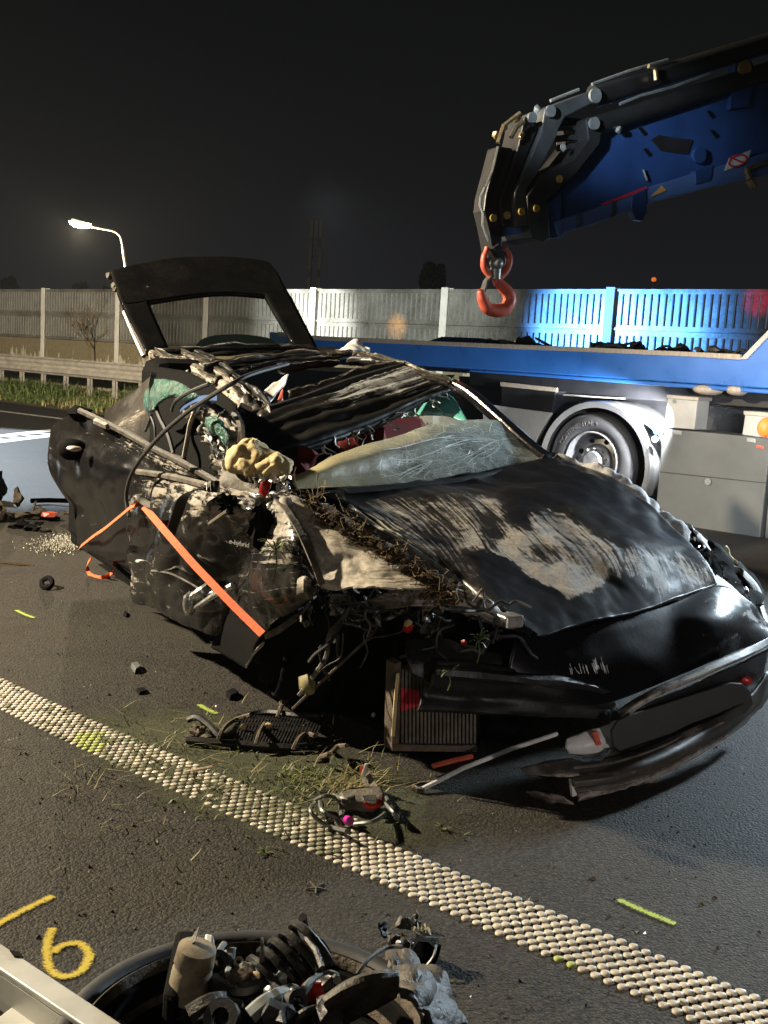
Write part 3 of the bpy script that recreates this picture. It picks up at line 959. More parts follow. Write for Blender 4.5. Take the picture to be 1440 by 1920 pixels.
b_.prism([level(505, .1, ddk-.06), level(1470, .1, ddk-.06), level(1470, .1, ddk-.06)+NT*2.3, level(505, .1, ddk-.06)+NT*2.3], -ZV*.12)
b_.build('deck', M['chassis'], tr, smooth=False)
MB().prism([level(505, 2.4, ddk-.3), level(1440, 2.4, ddk-.3), level(1440, 2.4, ddk+.02), level(505, 2.4, ddk+.02)], NT*.1).build('far_bed_beam', M['tblue'], tr, smooth=False)
kprism('bulkhead_edge', [(1386, 674), (1400, 674), (1474, 596), (1470, 588)], -.015, .06, M['lwhite'], bev=.004)
kprism('winch_cover', [(800, 640), (828, 631), (900, 634), (960, 645), (900, 645)], .9, .6, M['tblue'])
kprism('chassis_rail', [(860, 705), (1470, 745), (1470, 900), (1235, 890), (1000, 850), (860, 800)], .62, .8, M['chassis'])
kprism('subframe', [(880, 697), (1470, 738), (1470, 768), (1180, 748), (880, 722)], .25, .2, M['chassis'])
kprism('toolbox', [(940, 722), (1042, 733), (1036, 775), (940, 765)], .06, .5, M['chassis'])
kprism('toolbox_trim', [(938, 716), (1044, 727), (1043, 735), (938, 724)], .03, .03, M['lip'], bev=.003)
kprism('side_guard', [(905, 757), (1033, 774), (1003, 832), (905, 806)], .04, .05, M['lwhite'])
kprism('pipe_rail', [(1050, 738), (1170, 746), (1170, 749), (1050, 742)], .2, .03, M['galv'])
# locker panels and boxes
lk = kprism('locker', [(1243, 803), (1446, 822), (1424, 1016), (1226, 986)], 0, .45, M['lgrey'], bev=.012)
kprism('locker', [(1451, 822), (1640, 840), (1620, 1045), (1432, 1017)], .02, .45, M['lgrey'], bev=.012)
kprism('control_box', [(1252, 743), (1308, 748), (1302, 806), (1247, 801)], -.02, .25, M['lwhite'], bev=.01)
kprism('control_box_lid', [(1250, 740), (1310, 745), (1309, 752), (1250, 747)], -.035, .28, M['galv'], bev=.004)
bx = kprism('marker_box', [(1397, 775), (1470, 781), (1466, 825), (1391, 816)], -.02, .25, M['lwhite'], bev=.01)
ORG[bx.name] = ORG[tr.name]
kprism('marker_box_lid', [(1394, 770), (1472, 776), (1471, 784), (1394, 778)], -.035, .28, M['galv'], bev=.004)
mb2 = MB(); mb2.ball(K(1436, 801, -.03), (.07, .04, .085), 3, .02, 2); mb2.build('marker_lamp', M['orangeglow'], bx)
for px, py, rx, rz in ((1328, 731, .14, .05), (1382, 731, .1, .055)):
    b_ = MB(); b_.ball(K(px, py, .1), (rx, .1, rz), 2, .05, 2); b_.build('tank', M['lip'], tr)
kprism('bracket', [(1217, 786), (1238, 790), (1243, 812), (1226, 815)], -.05, .06, M['tblue'])
MB().ball(K(1228, 824, -.06), (.03, .03, .03), 1, .02, 2).build('work_lamp', M['workglow'], tr)
wl = bpy.data.lights.new('work_lamp_light', 'SPOT'); wl.energy = 800; wl.color = (.92, .95, 1); wl.spot_size = R(110); wl.spot_blend = .8; wl.shadow_soft_size = .03
wlo = bpy.data.objects.new('work_lamp_light', wl); COL.objects.link(wlo); wlo.location = K(1246, 772, -.16)
wlo.rotation_euler = (K(1180, 815, .15)-wlo.location).to_track_quat('-Z', 'Y').to_euler()
for px, py in ((1328, 903),):
    MB().disc(K(px, py, -.004), -NT, .03, .012, 12).build('latch', M['pin'], tr)
kprism('seam', [(1237, 884), (1436, 905), (1436, 906.5), (1237, 885.5)], -.002, .004, M['chassis'], bev=0)
kprism('hinge', [(1262, 806), (1278, 808), (1278, 816), (1262, 814)], -.008, .01, M['pin'], bev=.002)
kprism('hinge', [(1400, 820), (1416, 822), (1416, 830), (1400, 828)], -.008, .01, M['pin'], bev=.002)
kprism('reflector', [(1418, 834), (1432, 836), (1432, 842), (1418, 840)], -.006, .006, M['orangeglow'] if False else M['hook'], bev=.002)
MB().disc(K(1265, 753, -.024), -NT, .018, .008, 10).build('lock', M['pin'], tr)
# mudguard
fc = K(1112, 872, -.04)
b_ = MB()
ro = .60
b_.lathe(fc, NT, [(ro-.055, 0), (ro, -.012), (ro+.012, .01), (ro+.012, .62), (ro, .62), (ro-.005, .02), (ro-.05, .012)], 44, -112, 112, up=ZV)
b_.build('mudguard', M['fender'], tr)
# wheel: tyre, rim, hub, nuts
wh = tag(bpy.data.objects.new('wheel', None), None); COL.objects.link(wh); wh.parent = tr
wh.location = WCp-ORG[tr.name]; ORG[wh.name] = WCp
AXI = -NT
b_ = MB()
b_.lathe(WCp, AXI, [(.285, -.28), (.40, -.3), (.455, -.28), (.472, -.24), (.472, -.03), (.463, .0), (.448, .018), (.44, .018), (.425, .03), (.39, .042), (.33, .04), (.305, .028), (.29, .012)], 56)
ty = b_.build('tyre', M['rubber'], wh); 
b_ = MB()
b_.lathe(WCp, AXI, [(.292, .012), (.288, .034), (.278, .036), (.268, .02), (.26, -.06), (.235, -.12), (.17, -.1), (.145, -.055), (.14, -.05), (.001, -.05)], 48)
b_.build('rim', M['rim'], wh)
b_ = MB(); b_.lathe(WCp, AXI, [(.105, -.052), (.1, .0), (.085, .02), (.001, .022)], 24); b_.build('hub', M['rim'], wh)
up_ = ZV; sd_ = AXI.cross(up_)
for k in range(10):
    a_ = 2*math.pi*k/10
    c = WCp+(up_*math.cos(a_)+sd_*math.sin(a_))*.125+AXI*(-.055)
    MB().lathe(c, AXI, [(.016, 0), (.016, .035), (.009, .045), (.0005, .045)], 6).build('wheel_nut', M['pin'], wh, smooth=False)
for k in range(8):
    a_ = 2*math.pi*(k+.5)/8
    c = WCp+(up_*math.cos(a_)+sd_*math.sin(a_))*.205+AXI*(-.108)
    MB().lathe(c, AXI, [(.001, .006), (.026, .006), (.026, 0)], 12).build('vent_hole', M['matte'], wh, smooth=False)
tv, tf = text_verts('CONTINENTAL S', .085)
tot = max(v.x for v in tv)
out = []
for v in tv:
    a_ = R(-68)+(v.x/tot)*R(76)
    rr_ = .345+v.y*.75
    dr = ZV*math.cos(a_)+TD*math.sin(a_)
    out.append(WCp+dr*rr_+AXI*(.0425+v.z))
M['tyretext'] = plain('raised_tyre_lettering', (.06, .055, .055), (.035, .033, .034), .6, bmp=0)
obj('lettering', out, tf, M['tyretext'], wh, False)
# second axle wheel out of sight is left out; debris on the deck
def clump(name, pos, size, seed, mat, label, cat, n=9, group=None):
    rg = random.Random(seed)
    root = empty(name, pos, label, cat, group)
    for i in range(n):
        c = pos+Vector((rg.gauss(0, size[0]*.42), rg.gauss(0, size[1]*.42), abs(rg.gauss(0, size[2]*.3))+size[2]*.12))
        k = rg.uniform(.25, .5)
        b_ = MB()
        if i % 3 == 2:
            e_ = c+Vector((rg.gauss(0, size[0]*.5), rg.gauss(0, size[1]*.5), rg.gauss(0, size[2]*.3)))
            e_.z = max(pos.z+.004, e_.z)
            b_.tube(curve([c, (c+e_)/2+ZV*size[2]*rg.uniform(-.1, .3), e_], 4), min(size)*.09, 5)
            b_.build('torn_strip', mat, root)
        else:
            b_.ball(c, (size[0]*k*.7, size[1]*k*.7, size[2]*k*.7), seed+i, .7, 2, 2.6)
            for v in b_.v: v.z = max(pos.z+.001, v.z)
            b_.build('scrap', mat, root, smooth=False)
    return root
def heap(px, py, off, sz, seed, label, mats, n):
    q = K(px, py, off); q.z = ddk-.06
    h_ = empty('debris_heap', q, label, 'debris', 'dark heaps on the truck bed')
    rg = random.Random(seed)
    for i in range(n):
        a_ = Vector((rg.gauss(0, 1), rg.gauss(0, 1), rg.gauss(0, .25))).normalized()
        bb = a_.cross(Vector((rg.gauss(0, .5), rg.gauss(0, .5), 1))).normalized()
        s_ = rg.uniform(.06, .14)
        c = q+TD*rg.gauss(0, sz[0])+NT*rg.gauss(0, sz[1]*.6)+ZV*(s_*.3+abs(rg.gauss(0, sz[2])))
        patch('torn_sheet', [[(c-a_*s_-bb*s_*.4, .2), (c-bb*s_*.5, .1), (c+a_*s_-bb*s_*.3, .2)], [(c-a_*s_*1.1, .2), (c+ZV*s_*.35, .3), (c+a_*s_, .2)], [(c-a_*s_*.8+bb*s_*.5, .2), (c+bb*s_*.7, .1), (c+a_*s_*.7+bb*s_*.4, .2)]], 'u', M[mats[i % len(mats)]], h_, 3, 3, amp=.03, freq=8, crease=.06, seed=seed+i, torn=.03, solid=.004)
    for i in range(n//2):
        p = q+TD*rg.gauss(0, sz[0]*1.2)+NT*rg.gauss(0, sz[1]*.5)+ZV*rg.uniform(.05, sz[2]*1.5)
        MB().tube(curve([p, p+TD*rg.uniform(-.2, .2)+ZV*rg.uniform(-.02, .1), p+TD*rg.uniform(-.4, .4)+ZV*rg.uniform(-.04, .06)], 5), rg.uniform(.008, .02), 5).build('torn_wire', M['rubber'], h_)
heap(990, 645, .4, (.3, .2, .06), 200, 'low dark heap of straps on the truck bed beside the hook', ('black', 'brown', 'black'), 12)
heap(1155, 652, .4, (.13, .2, .05), 230, 'dark pile of wreck parts on the truck bed under the blue light', ('black', 'matte', 'rim'), 14)
heap(1248, 656, .4, (.2, .2, .055), 260, 'wider dark pile of torn parts on the truck bed right of the post', ('black', 'paint', 'matte'), 18)
heap(1345, 664, .4, (.16, .2, .035), 290, 'flat brown scraps at the bulkhead end of the truck bed', ('brown', 'trimdark'), 8)

# ------------------------------------------------------------------ loader crane
HK = D(930, 560, 6.5)
CD = Vector((.90, .436, 0)).normalized()          # boom runs right and away
CN = Vector((.436, -.90, 0)).normalized()         # its near face looks at the camera side
CC = HK.dot(CN)
def cp(x, y, off=0.): return pl(x, y, CN, CC+off)
def z5(lst): return [(860+x/4, 160+y/4) for x, y in lst]
def cpr(name, lst, off, depth, mat, parent=None, bev=.006):
    return MB().prism([cp(x, y, off) for x, y in lst], -CN*depth).build(name, mat, parent or cr, smooth=False, bev=bev)
cr = empty('loader_crane', cp(1600, 700), 'blue and black telescopic loader crane reaching in from the truck', 'crane')
cpr('boom', [(1130, 240), (1210, 214), (1300, 186), (1390, 156), (1520, 108), (1520, 275), (1440, 291), (1330, 320), (1230, 350), (1120, 392), (1042, 418), (1036, 380)], 0, .34, M['cblue'], bev=.012)
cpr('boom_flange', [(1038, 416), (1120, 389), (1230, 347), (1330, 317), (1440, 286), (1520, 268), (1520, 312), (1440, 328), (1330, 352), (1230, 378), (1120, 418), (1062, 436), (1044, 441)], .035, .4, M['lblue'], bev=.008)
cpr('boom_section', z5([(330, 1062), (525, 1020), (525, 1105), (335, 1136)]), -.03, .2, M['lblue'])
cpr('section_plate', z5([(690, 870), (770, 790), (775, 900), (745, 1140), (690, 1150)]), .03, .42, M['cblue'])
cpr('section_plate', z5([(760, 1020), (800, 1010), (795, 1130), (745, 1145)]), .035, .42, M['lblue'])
P1 = [(300, 455), (405, 470), (412, 505), (352, 760), (300, 860), (305, 960), (332, 1080), (325, 1215), (300, 1290), (255, 1250), (225, 1080), (190, 940), (205, 820), (250, 650)]
P2 = [(495, 235), (580, 250), (590, 330), (425, 760), (400, 850), (410, 950), (422, 1050), (335, 1060), (318, 960), (312, 850), (372, 700), (450, 450)]
P3 = [(650, 170), (980, 45), (1050, 60), (1055, 110), (800, 235), (750, 330), (730, 400), (600, 650), (510, 790), (505, 870), (535, 1050), (432, 1060), (412, 900), (422, 800), (522, 580), (620, 350)]
P4 = [(960, 260), (985, 235), (1050, 240), (1075, 330), (1062, 440), (880, 665), (705, 820), (655, 860), (680, 1000), (690, 1150), (640, 1175), (550, 1140), (520, 960), (512, 830), (625, 680), (850, 565), (975, 400)]
for i, (P_, of, dp, mt2) in enumerate(((P1, .0, .13, 'cblack'), (P2, .02, .2, 'cblack'), (P3, .045, .26, 'cgrey'), (P4, .07, .34, 'cblack'))):
    cpr('section_plate', z5(P_), of, dp, M[mt2], bev=.008)
# extension cylinders and pipes
def ctube(name, lst, off, rad, mat, seg=12, parent=None):
    return MB().tube([cp(x, y, off) for x, y in lst], rad, seg).build(name, mat, parent or cr)
ctube('cylinder', [(1112, 181), (1440, 82), (1560, 45)], -.02, .068, M['cblack'], 16)
ctube('cylinder', [(1118, 236), (1440, 133), (1560, 94)], .02, .058, M['cblack'], 16)
ctube('cylinder', [(1000, 222), (1118, 236)], -.1, .03, M['cblack'])
ctube('pipe', [(1110, 158), (1180, 133), (1252, 112)], .0, .010, M['pin'], 6)
ctube('pipe', [(1032, 189), (1085, 168)], .0, .010, M['pin'], 6)
ctube('pipe', [(1162, 195), (1200, 180), (1262, 163), (1330, 138)], .05, .010, M['pin'], 6)
b_ = MB()
for x, y, r_ in ((1114, 180, .042), (1030, 209, .034), (996, 221, .03), (1112, 232, .036)):
    MB().disc(cp(x, y, .085 if y == 232 else .06), CN, r_, .02, 18).build('pin', M['pin'], cr)
for x, y in ((924, 409), (950, 404), (977, 397), (1005, 391), (1048, 336)):
    MB().disc(cp(x, y, .075), CN, .022, .012, 12).build('grease_point', M['gold'], cr)
MB().disc(cp(1394, 129, .05), CN, .05, .02, 18).build('pin', M['gold'], cr)
cpr('lug', [(1380, 118), (1410, 112), (1418, 140), (1405, 200), (1368, 205), (1376, 150)], .03, .08, M['cblue'])
for lst in ([(958, 258), (968, 240), (982, 228)], [(934, 268), (945, 235), (962, 222), (975, 212)], [(1216, 124), (1228, 128), (1230, 150)]):
    ctube('hose', lst, .09, .014, M['brass'], 6)
for x, y in ((946, 238), (970, 223), (978, 254), (1007, 205), (966, 222), (929, 252), (1056, 276), (1160, 243), (1177, 214)):
    MB().ball(cp(x, y, .05), (.022, .022, .026), x, .2, 1).build('fitting', M['brass'] if x < 1000 else M['pin'], cr)
for lst in ([(1040, 240), (1070, 238), (1098, 246)], [(1030, 262), (1068, 258), (1095, 262)], [(1045, 278), (1080, 274)]):
    ctube('hose', lst, -.05, .02, M['rubber'], 6)
ctube('guard_chain', [(909, 352), (902, 368), (900, 384), (906, 400), (905, 420), (912, 440), (917, 452)], .04, .009, M['pin'], 6)
ctube('edge_rail', [(934, 275), (924, 318), (911, 350)], .04, .008, M['pin'], 5)
# signs, holes and fittings on the boom
for x, y in ((1205, 247), (1214, 286), (1333, 215), (1340, 252)):
    MB().prism([cp(x-9, y-7, .004), cp(x-2, y-8, .004), cp(x+9, y+4, .004), cp(x+3, y+8, .004)], CN*.002).build('slot', M['matte'], cr, smooth=False)
cpr('shadow_patch', [(1221, 262), (1236, 252), (1262, 258), (1300, 262), (1290, 290), (1240, 283)], .008, .006, M['chassis'])  # dark patch standing in for a shadow on the boom side
sg = cpr('sign', [(1358, 321), (1367, 297), (1408, 281), (1402, 304)], .041, .003, M['white'], bev=0); ORG[sg.name] = ORG[cr.name]
b_ = MB()
ring = [cp(1383+17*math.cos(a)+2*math.sin(a), 301+10*math.sin(a)-5*math.cos(a), .0435) for a in [2*math.pi*k/20 for k in range(21)]]
b_.tube(ring, .006, 5); b_.tube([cp(1371, 296, .0435), cp(1396, 306, .0435)], .006, 5)
b_.build('prohibition_ring', M['red_sticker'], sg)
cpr('warning_triangle', [(1219, 370), (1241, 348), (1250, 357)], .041, .003, M['yel_sticker'], bev=0)
cpr('red_stripe', [(1128, 382), (1212, 349), (1214, 355), (1130, 386)], .041, .003, M['red_sticker'], bev=0)
cpr('support_eye', [(1186, 366), (1212, 352), (1214, 395), (1206, 415), (1192, 412), (1184, 392)], .045, .05, M['cblue'])
cpr('support_eye', [(1303, 320), (1338, 308), (1334, 338), (1306, 346)], .045, .05, M['cblue'])
MB().disc(cp(1307, 292, .01), CN, .05, .03, 16).build('pin', M['cblue'], cr)
ctube('wire_clip', [(1082, 400), (1086, 416), (1082, 428)], .05, .008, M['cblack'], 5)
ctube('wire_clip', [(1147, 375), (1149, 392), (1146, 408)], .05, .008, M['cblack'], 5)
ctube('wire_clip', [(1206, 318), (1213, 338)], .02, .008, M['pin'], 5)
b_ = MB(); b_.tube([cp(1398, 318, .06), cp(1404, 334, .06)], .02, 8); b_.tube([cp(1404, 336, .06), cp(1414, 350, .06)], .028, 8); b_.tube([cp(1398, 318, .06), cp(1440, 302, .06)], .014, 6)
b_.build('work_lamp', M['brass'], cr)

# hook hanging from the last section
hk = empty('crane_hook', HK, 'red swivel hook hanging from the end of the crane boom', 'hook')
def hp(x, y, off=0.): return pl(x, y, CN, CC+off)
ov = curve([hp(*z5([q])[0]) for q in ((215, 1215), (192, 1300), (195, 1370), (240, 1425), (280, 1440), (330, 1420), (370, 1360), (378, 1290), (350, 1215))], 6)
b_ = MB(); b_.tube(ov, .03, 10, rad=[.016]*4+[.022]*(len(ov)-8)+[.016]*4)
b_.build('yoke', M['hook'], hk)
b_ = MB(); b_.tube([hp(925, 462), hp(934, 478), hp(941, 482)], .035, 8); b_.build('link', M['cblack'], hk)
b_ = MB(); b_.ball(hp(931, 494, .01), (.042, .04, .04), 2, .05, 2); b_.tube([hp(930, 500), hp(929, 523)], .032, 10); b_.build('swivel_bolt', M['pin'], hk)
hc = [(285, 1430), (290, 1470), (330, 1510), (372, 1560), (382, 1620), (345, 1675), (280, 1690), (215, 1670), (180, 1610), (165, 1560), (155, 1530)]
pts = curve([hp(*z5([q])[0]) for q in hc], 6)
k = len(pts)
b_ = MB(); b_.tube(pts, .04, 12, rad=[.018+.024*math.sin(math.pi*min(1, i/(k-1)*1.05))**.8 if i < k-3 else .014 for i in range(k)])
b_.build('hook', M['hook'], hk)
b_ = MB(); b_.ribbon([hp(*z5([q])[0]) for q in ((235, 1430), (205, 1470), (180, 1550))], CN, .05, .012); b_.build('latch', M['steel'], hk)
# ------------------------------------------------------------------ thin night haze that glows round the lamps
mt = bpy.data.materials.new('haze'); mt.use_nodes = True
hn = mt.node_tree; hn.nodes.clear()
ho = hn.nodes.new('ShaderNodeOutputMaterial'); hv = hn.nodes.new('ShaderNodeVolumePrincipled')
hv.inputs['Density'].default_value = .00016; hv.inputs['Color'].default_value = (.82, .9, 1, 1)
hn.links.new(hv.outputs[0], ho.inputs['Volume'])
hz = MB(); hz.box(Vector((0, 150, 12)), (Vector((1,0,0)), Vector((0,1,0)), ZV), (270, 255, 13.5))
hb = hz.build('haze', mt, None, smooth=False); hb['kind'] = 'stuff'; hb['label'] = 'thin night haze'
# ------------------------------------------------------------------ the wreck
W0 = CF(-4.6, 2.4, 0)
wk = empty('wrecked_car', W0, 'crushed black car with open tailgate and torn off front corner', 'wrecked car')
CAX = (HV, WV, ZV)
def cbox(name, u0_, u1_, t0, t1, z0, z1, mat, parent=wk, bev=.03):
    return MB().box(CF((u0_+u1_)/2, (t0+t1)/2, (z0+z1)/2), CAX, ((u1_-u0_)/2, (t1-t0)/2, (z1-z0)/2)).build(name, mat, parent, smooth=False, bev=bev)
cbox('floor_pan', -6.3, -3.35, 1.66, 3.3, .12, .42, M['matte'])
cbox('front_subframe', -3.35, -2.9, 2.15, 3.3, .14, .45, M['matte'])
cbox('dashboard', -4.0, -3.68, 1.8, 3.15, .45, .80, M['matte'])
cbox('inner_sill', -6.2, -3.5, 1.62, 1.68, .2, .62, M['matte'])
cbox('far_door_lining', -6.2, -3.9, 3.24, 3.3, .2, .9, M['matte'])
cbox('load_floor', -6.9, -5.7, 1.9, 3.3, .5, .78, M['matte'])
cbox('rear_seat', -5.85, -5.55, 1.9, 3.25, .45, 1.25, M['matte'], bev=.08)
cbox('centre_console', -5.2, -4.0, 2.35, 2.6, .42, .66, M['matte'])
for tt in (1.95, 2.75):
    b_ = MB()
    b_.prism([CF(-4.75, tt, .42), CF(-4.2, tt, .42), CF(-4.2, tt, .58), CF(-4.68, tt, .6), CF(-4.95, tt, 1.02), CF(-5.1, tt, 1.02), CF(-5.0, tt, .5)], WV*.5)
    b_.build('seat', M['red'], wk, smooth=False, bev=.05)
b_ = MB(); b_.ball(U(682, 822, -4.5), (.11, .06, .10), 4, .35, 3, 1.5); b_.build('headrest', M['red'], wk)
b_ = MB(); b_.ball(U(545, 858, -4.3), (.11, .05, .07), 8, .4, 3, 1.6); b_.build('seat_bolster', M['red'], wk)

# hood
R1 = [(630, 945), (720, 932), (800, 928), (900, 922), (955, 940), (968, 1000), (955, 1052), (905, 1036), (870, 1028), (905, 1112), (962, 1155), (900, 1135), (835, 1085), (735, 1015)]
R2 = [(868, 1022), (905, 985), (950, 975), (1005, 1018), (1080, 1082), (1138, 1092), (1128, 1122), (1060, 1142), (1000, 1108), (930, 1058)]
R3 = [(985, 955), (1065, 968), (1135, 1005), (1168, 1050), (1158, 1088), (1112, 1100), (1050, 1060), (990, 1010)]
R4 = [(1170, 1025), (1245, 1038), (1325, 1070), (1338, 1098), (1222, 1122), (1172, 1090)]
R5 = [(1030, 945), (1110, 962), (1180, 1008), (1172, 1014), (1100, 975), (1025, 955)]
RW = [(1052, 1142), (1100, 1130), (1128, 1112), (1168, 1092), (1222, 1122), (1225, 1140), (1150, 1172), (1050, 1192)]
RV = [(886, 1044), (905, 1034), (962, 1070), (1062, 1136), (1058, 1165), (1010, 1200), (985, 1190), (968, 1150), (925, 1100)]
def hood_zone(x, y):
    if inpoly(x, y, RV) or inpoly(x, y, RW): return -1.5
    if math.hypot((x-922)/30, (y-1000)/28) < 1 or math.hypot((x-1012)/32, (y-1046)/24) < 1: return .34  # darker ovals paint reflections in through the wear value
    if inpoly(x, y, R2): return 1.15
    if inpoly(x, y, R1): return .52
    if inpoly(x, y, R3): return .78+.16*math.sin(math.hypot(x-1030, (y-1070)*1.5)*.30+2*noise.noise(Vector((x*.01, y*.01, 3))))
    if inpoly(x, y, R4): return .66
    if inpoly(x, y, R5): return .42
    if y > 1020: return .18
    return -.5
JIT = [(math.cos(k*2.4)*r_, math.sin(k*2.4)*r_) for k, r_ in enumerate((0, 5, 8, 10, 12, 14, 16, 18, 20))]
def hood_wear_reflect(x, y, w):
    x += 10*noise.noise(Vector((x*.03, y*.03, 1))); y += 10*noise.noise(Vector((x*.03, y*.03, 7)))
    return sum(hood_zone(x+a, y+b) for a, b in JIT)/len(JIT)
hood = patch('hood', [
    [(600, 928, -3.55, .2), (700, 915, -3.6, .05), (800, 902, -3.66), (900, 887, -3.7), (1020, 863, -3.78), (1065, 873, -3.76)],
    [(690, 968, -3.35, .9), (765, 950, -3.42, .75), (850, 938, -3.45, .55), (930, 925, -3.5, 0), (1060, 905, -3.55), (1140, 897, -3.6, .2)],
    [(765, 1018, -3.14, .85), (830, 1006, -3.17, .75), (900, 985, -3.22, .9), (985, 965, -3.27, .85), (1100, 945, -3.35, .25), (1212, 948, -3.42, .15)],
    [(840, 1072, -2.94, .7), (888, 1088, -2.85, .35), (945, 1048, -2.98, .75), (1040, 1015, -3.06, .85), (1150, 1000, -3.12, .5), (1278, 1008, -3.2, .15)],
    [(912, 1120, -2.77, .65), (948, 1152, -2.66, .05), (1010, 1102, -2.8, .85), (1090, 1068, -2.88, .9), (1190, 1050, -2.93, .55), (1318, 1057, -3.0, .35)],
    [(976, 1166, -2.61, .6), (1010, 1198, -2.56, -.2), (1075, 1178, -2.59, .95), (1148, 1160, -2.62, .8), (1220, 1140, -2.66, .45), (1344, 1096, -2.80, .4)]],
    'u', M['paint_hood'], wk, 22, 20, amp=.014, freq=3.0, seed=4, solid=.012, crease=.010, painter=hood_wear_reflect)
# left hood fold with bright bare edge
b_ = MB()
b_.tube(curve([U(655, 950, -3.42), U(700, 985, -3.28), U(760, 1022, -3.12), U(840, 1076, -2.93), U(905, 1122, -2.76)], 6), .012, 6, rad=None)
b_.build('hood_edge', M['alu'], wk)
patch('hood_underside', [
    [(640, 950, -3.45, .2), (740, 1010, -3.15, .2), (840, 1080, -2.92, .3), (976, 1166, -2.61, .6)],
    [(650, 975, -3.42, .2), (740, 1040, -3.12, .3), (840, 1104, -2.9, .6), (972, 1180, -2.62, .7)]],
    'u', M['bare'], wk, 10, 6, amp=.012, crease=.02, seed=5)
b_ = MB(); s_ = U(955, 1163, -2.6)
b_.box(s_, CAX, (.03, .035, .02)); b_.build('hinge_block', M['alu'], wk, smooth=False, bev=.006)

# nose and front bumper skin
patch('bumper', [
    [(962, 1196, -2.60, .2), (1062, 1184, -2.60), (1150, 1163, -2.63), (1250, 1136, -2.69), (1346, 1100, -2.80, .2), (1405, 1130, -2.8, .6), (1434, 1168, -2.8, .5)],
    [(958, 1215, -2.58), (1060, 1206, -2.578), (1150, 1190, -2.59), (1250, 1166, -2.64), (1350, 1150, -2.65, .35), (1408, 1160, -2.74, .5), (1440, 1180, -2.77, .4)],
    [(950, 1255, -2.57), (1050, 1258, -2.525), (1150, 1255, -2.52), (1260, 1225, -2.555), (1360, 1190, -2.6, .05), (1410, 1180, -2.7, .1), (1446, 1188, -2.74, .2)],
    [(950, 1300, -2.56), (1050, 1310, -2.5), (1130, 1320, -2.48), (1260, 1272, -2.51), (1360, 1228, -2.59), (1420, 1206, -2.67), (1452, 1196, -2.72)]],
    'u', M['nose'], wk, 8, 8, amp=.005, freq=4, seed=6)
# scratch marks
b_ = MB(); rg = random.Random(4)
for i in range(60):
    f = rg.random()
    x = 1066+f*74+rg.gauss(0, 2); y = 1246+14*abs(math.sin(f*6.3+.4))*(1 if f < .5 else -.6)+f*4+rg.gauss(0, 5)
    ln = rg.uniform(4, 20)
    p, q = U(x, y, -2.515), U(x+ln*.32+rg.gauss(0, 1), y+ln, -2.508)
    b_.ribbon([p, q], WV, rg.uniform(.0006, .002), .001)
b_.build('scratch', M['white'], wk, smooth=False)['kind'] = 'stuff'
# left headlamp opening, broken lamp and fender
patch('far_fender', [
    [(CF(-3.9, 3.42, .55), .3), (CF(-3.7, 3.48, .5), .5), (CF(-3.5, 3.5, .45), .5), (CF(-3.3, 3.5, .42), .5), (CF(-3.15, 3.5, .4), .4)],
    [(1040, 862, -3.83, .2), (1135, 884, -3.66, .8), (1190, 918, -3.56, .95), (1245, 960, -3.45, .9), (1292, 1005, -3.34, .8)],
    [(1062, 872, -3.77, .2), (1135, 896, -3.62, .9), (1190, 938, -3.5, 1.2), (1240, 980, -3.4, 1.2), (1288, 1030, -3.28, .9)]],
    'u', M['pale'], wk, 12, 10, amp=.014, freq=6, crease=.03, seed=7)
patch('torn_fender_strip', [
    [(1282, 972, -3.42, 1), (1305, 995, -3.36, 1.1), (1338, 1030, -3.3, .9)],
    [(1290, 990, -3.36, 1), (1312, 1018, -3.3, 1), (1336, 1042, -3.25, .8)]], 'u', M['pale'], wk, 8, 6, amp=.01, crease=.04, seed=8, torn=.02)
patch('headlamp_housing', [
    [(1285, 985, -3.42), (1345, 1030, -3.3), (1395, 1060, -3.2), (1432, 1110, -3.05)],
    [(1290, 1030, -3.3), (1335, 1072, -3.16), (1380, 1100, -3.04), (1420, 1150, -2.9)],
    [(1296, 1040, -3.24), (1338, 1085, -3.05), (1375, 1112, -2.95), (1412, 1160, -2.84)]],
    'u', M['matte'], wk, 6, 6, amp=.03, freq=9, seed=9)
b_ = MB(); rg = random.Random(21)
for i in range(34):
    f = rg.random()
    c = U(1300+f*118+rg.uniform(-10, 8), 1010+f*118+rg.uniform(-12, 22), -3.25+f*.35)
    d1 = Vector((rg.gauss(0, 1), rg.gauss(0, 1), rg.gauss(0, 1))).normalized()*rg.uniform(.01, .035)
    d2 = d1.orthogonal().normalized()*rg.uniform(.006, .018)
    b_.prism([c-d1, c+d2, c+d1*.8, c-d2*.7], d1.cross(d2).normalized()*.004)
b_.build('broken_headlamp', M['steel'], wk, smooth=False)['kind'] = 'stuff'
patch('lamp_bracket', [[(1352, 1030, -3.3), (1362, 1024, -3.3), (1372, 1040, -3.25)], [(1356, 1048, -3.24), (1368, 1052, -3.22), (1384, 1062, -3.18)]], 'u', M['cream'], wk, 5, 5, amp=.006, crease=.02, seed=10)
patch('far_wing_corner', [
    [(CF(-3.25, 3.6, .5), .5), (CF(-3.1, 3.62, .42), .5), (CF(-2.95, 3.6, .36), .4)],
    [(1384, 1062, -3.17, .7), (1418, 1105, -3.05, .7), (1442, 1170, -2.88, .5)],
    [(1390, 1082, -3.1, .7), (1416, 1122, -2.99, .6), (1434, 1172, -2.83, .4)]], 'u', M['bare'], wk, 8, 6, amp=.008, crease=.012, seed=11)
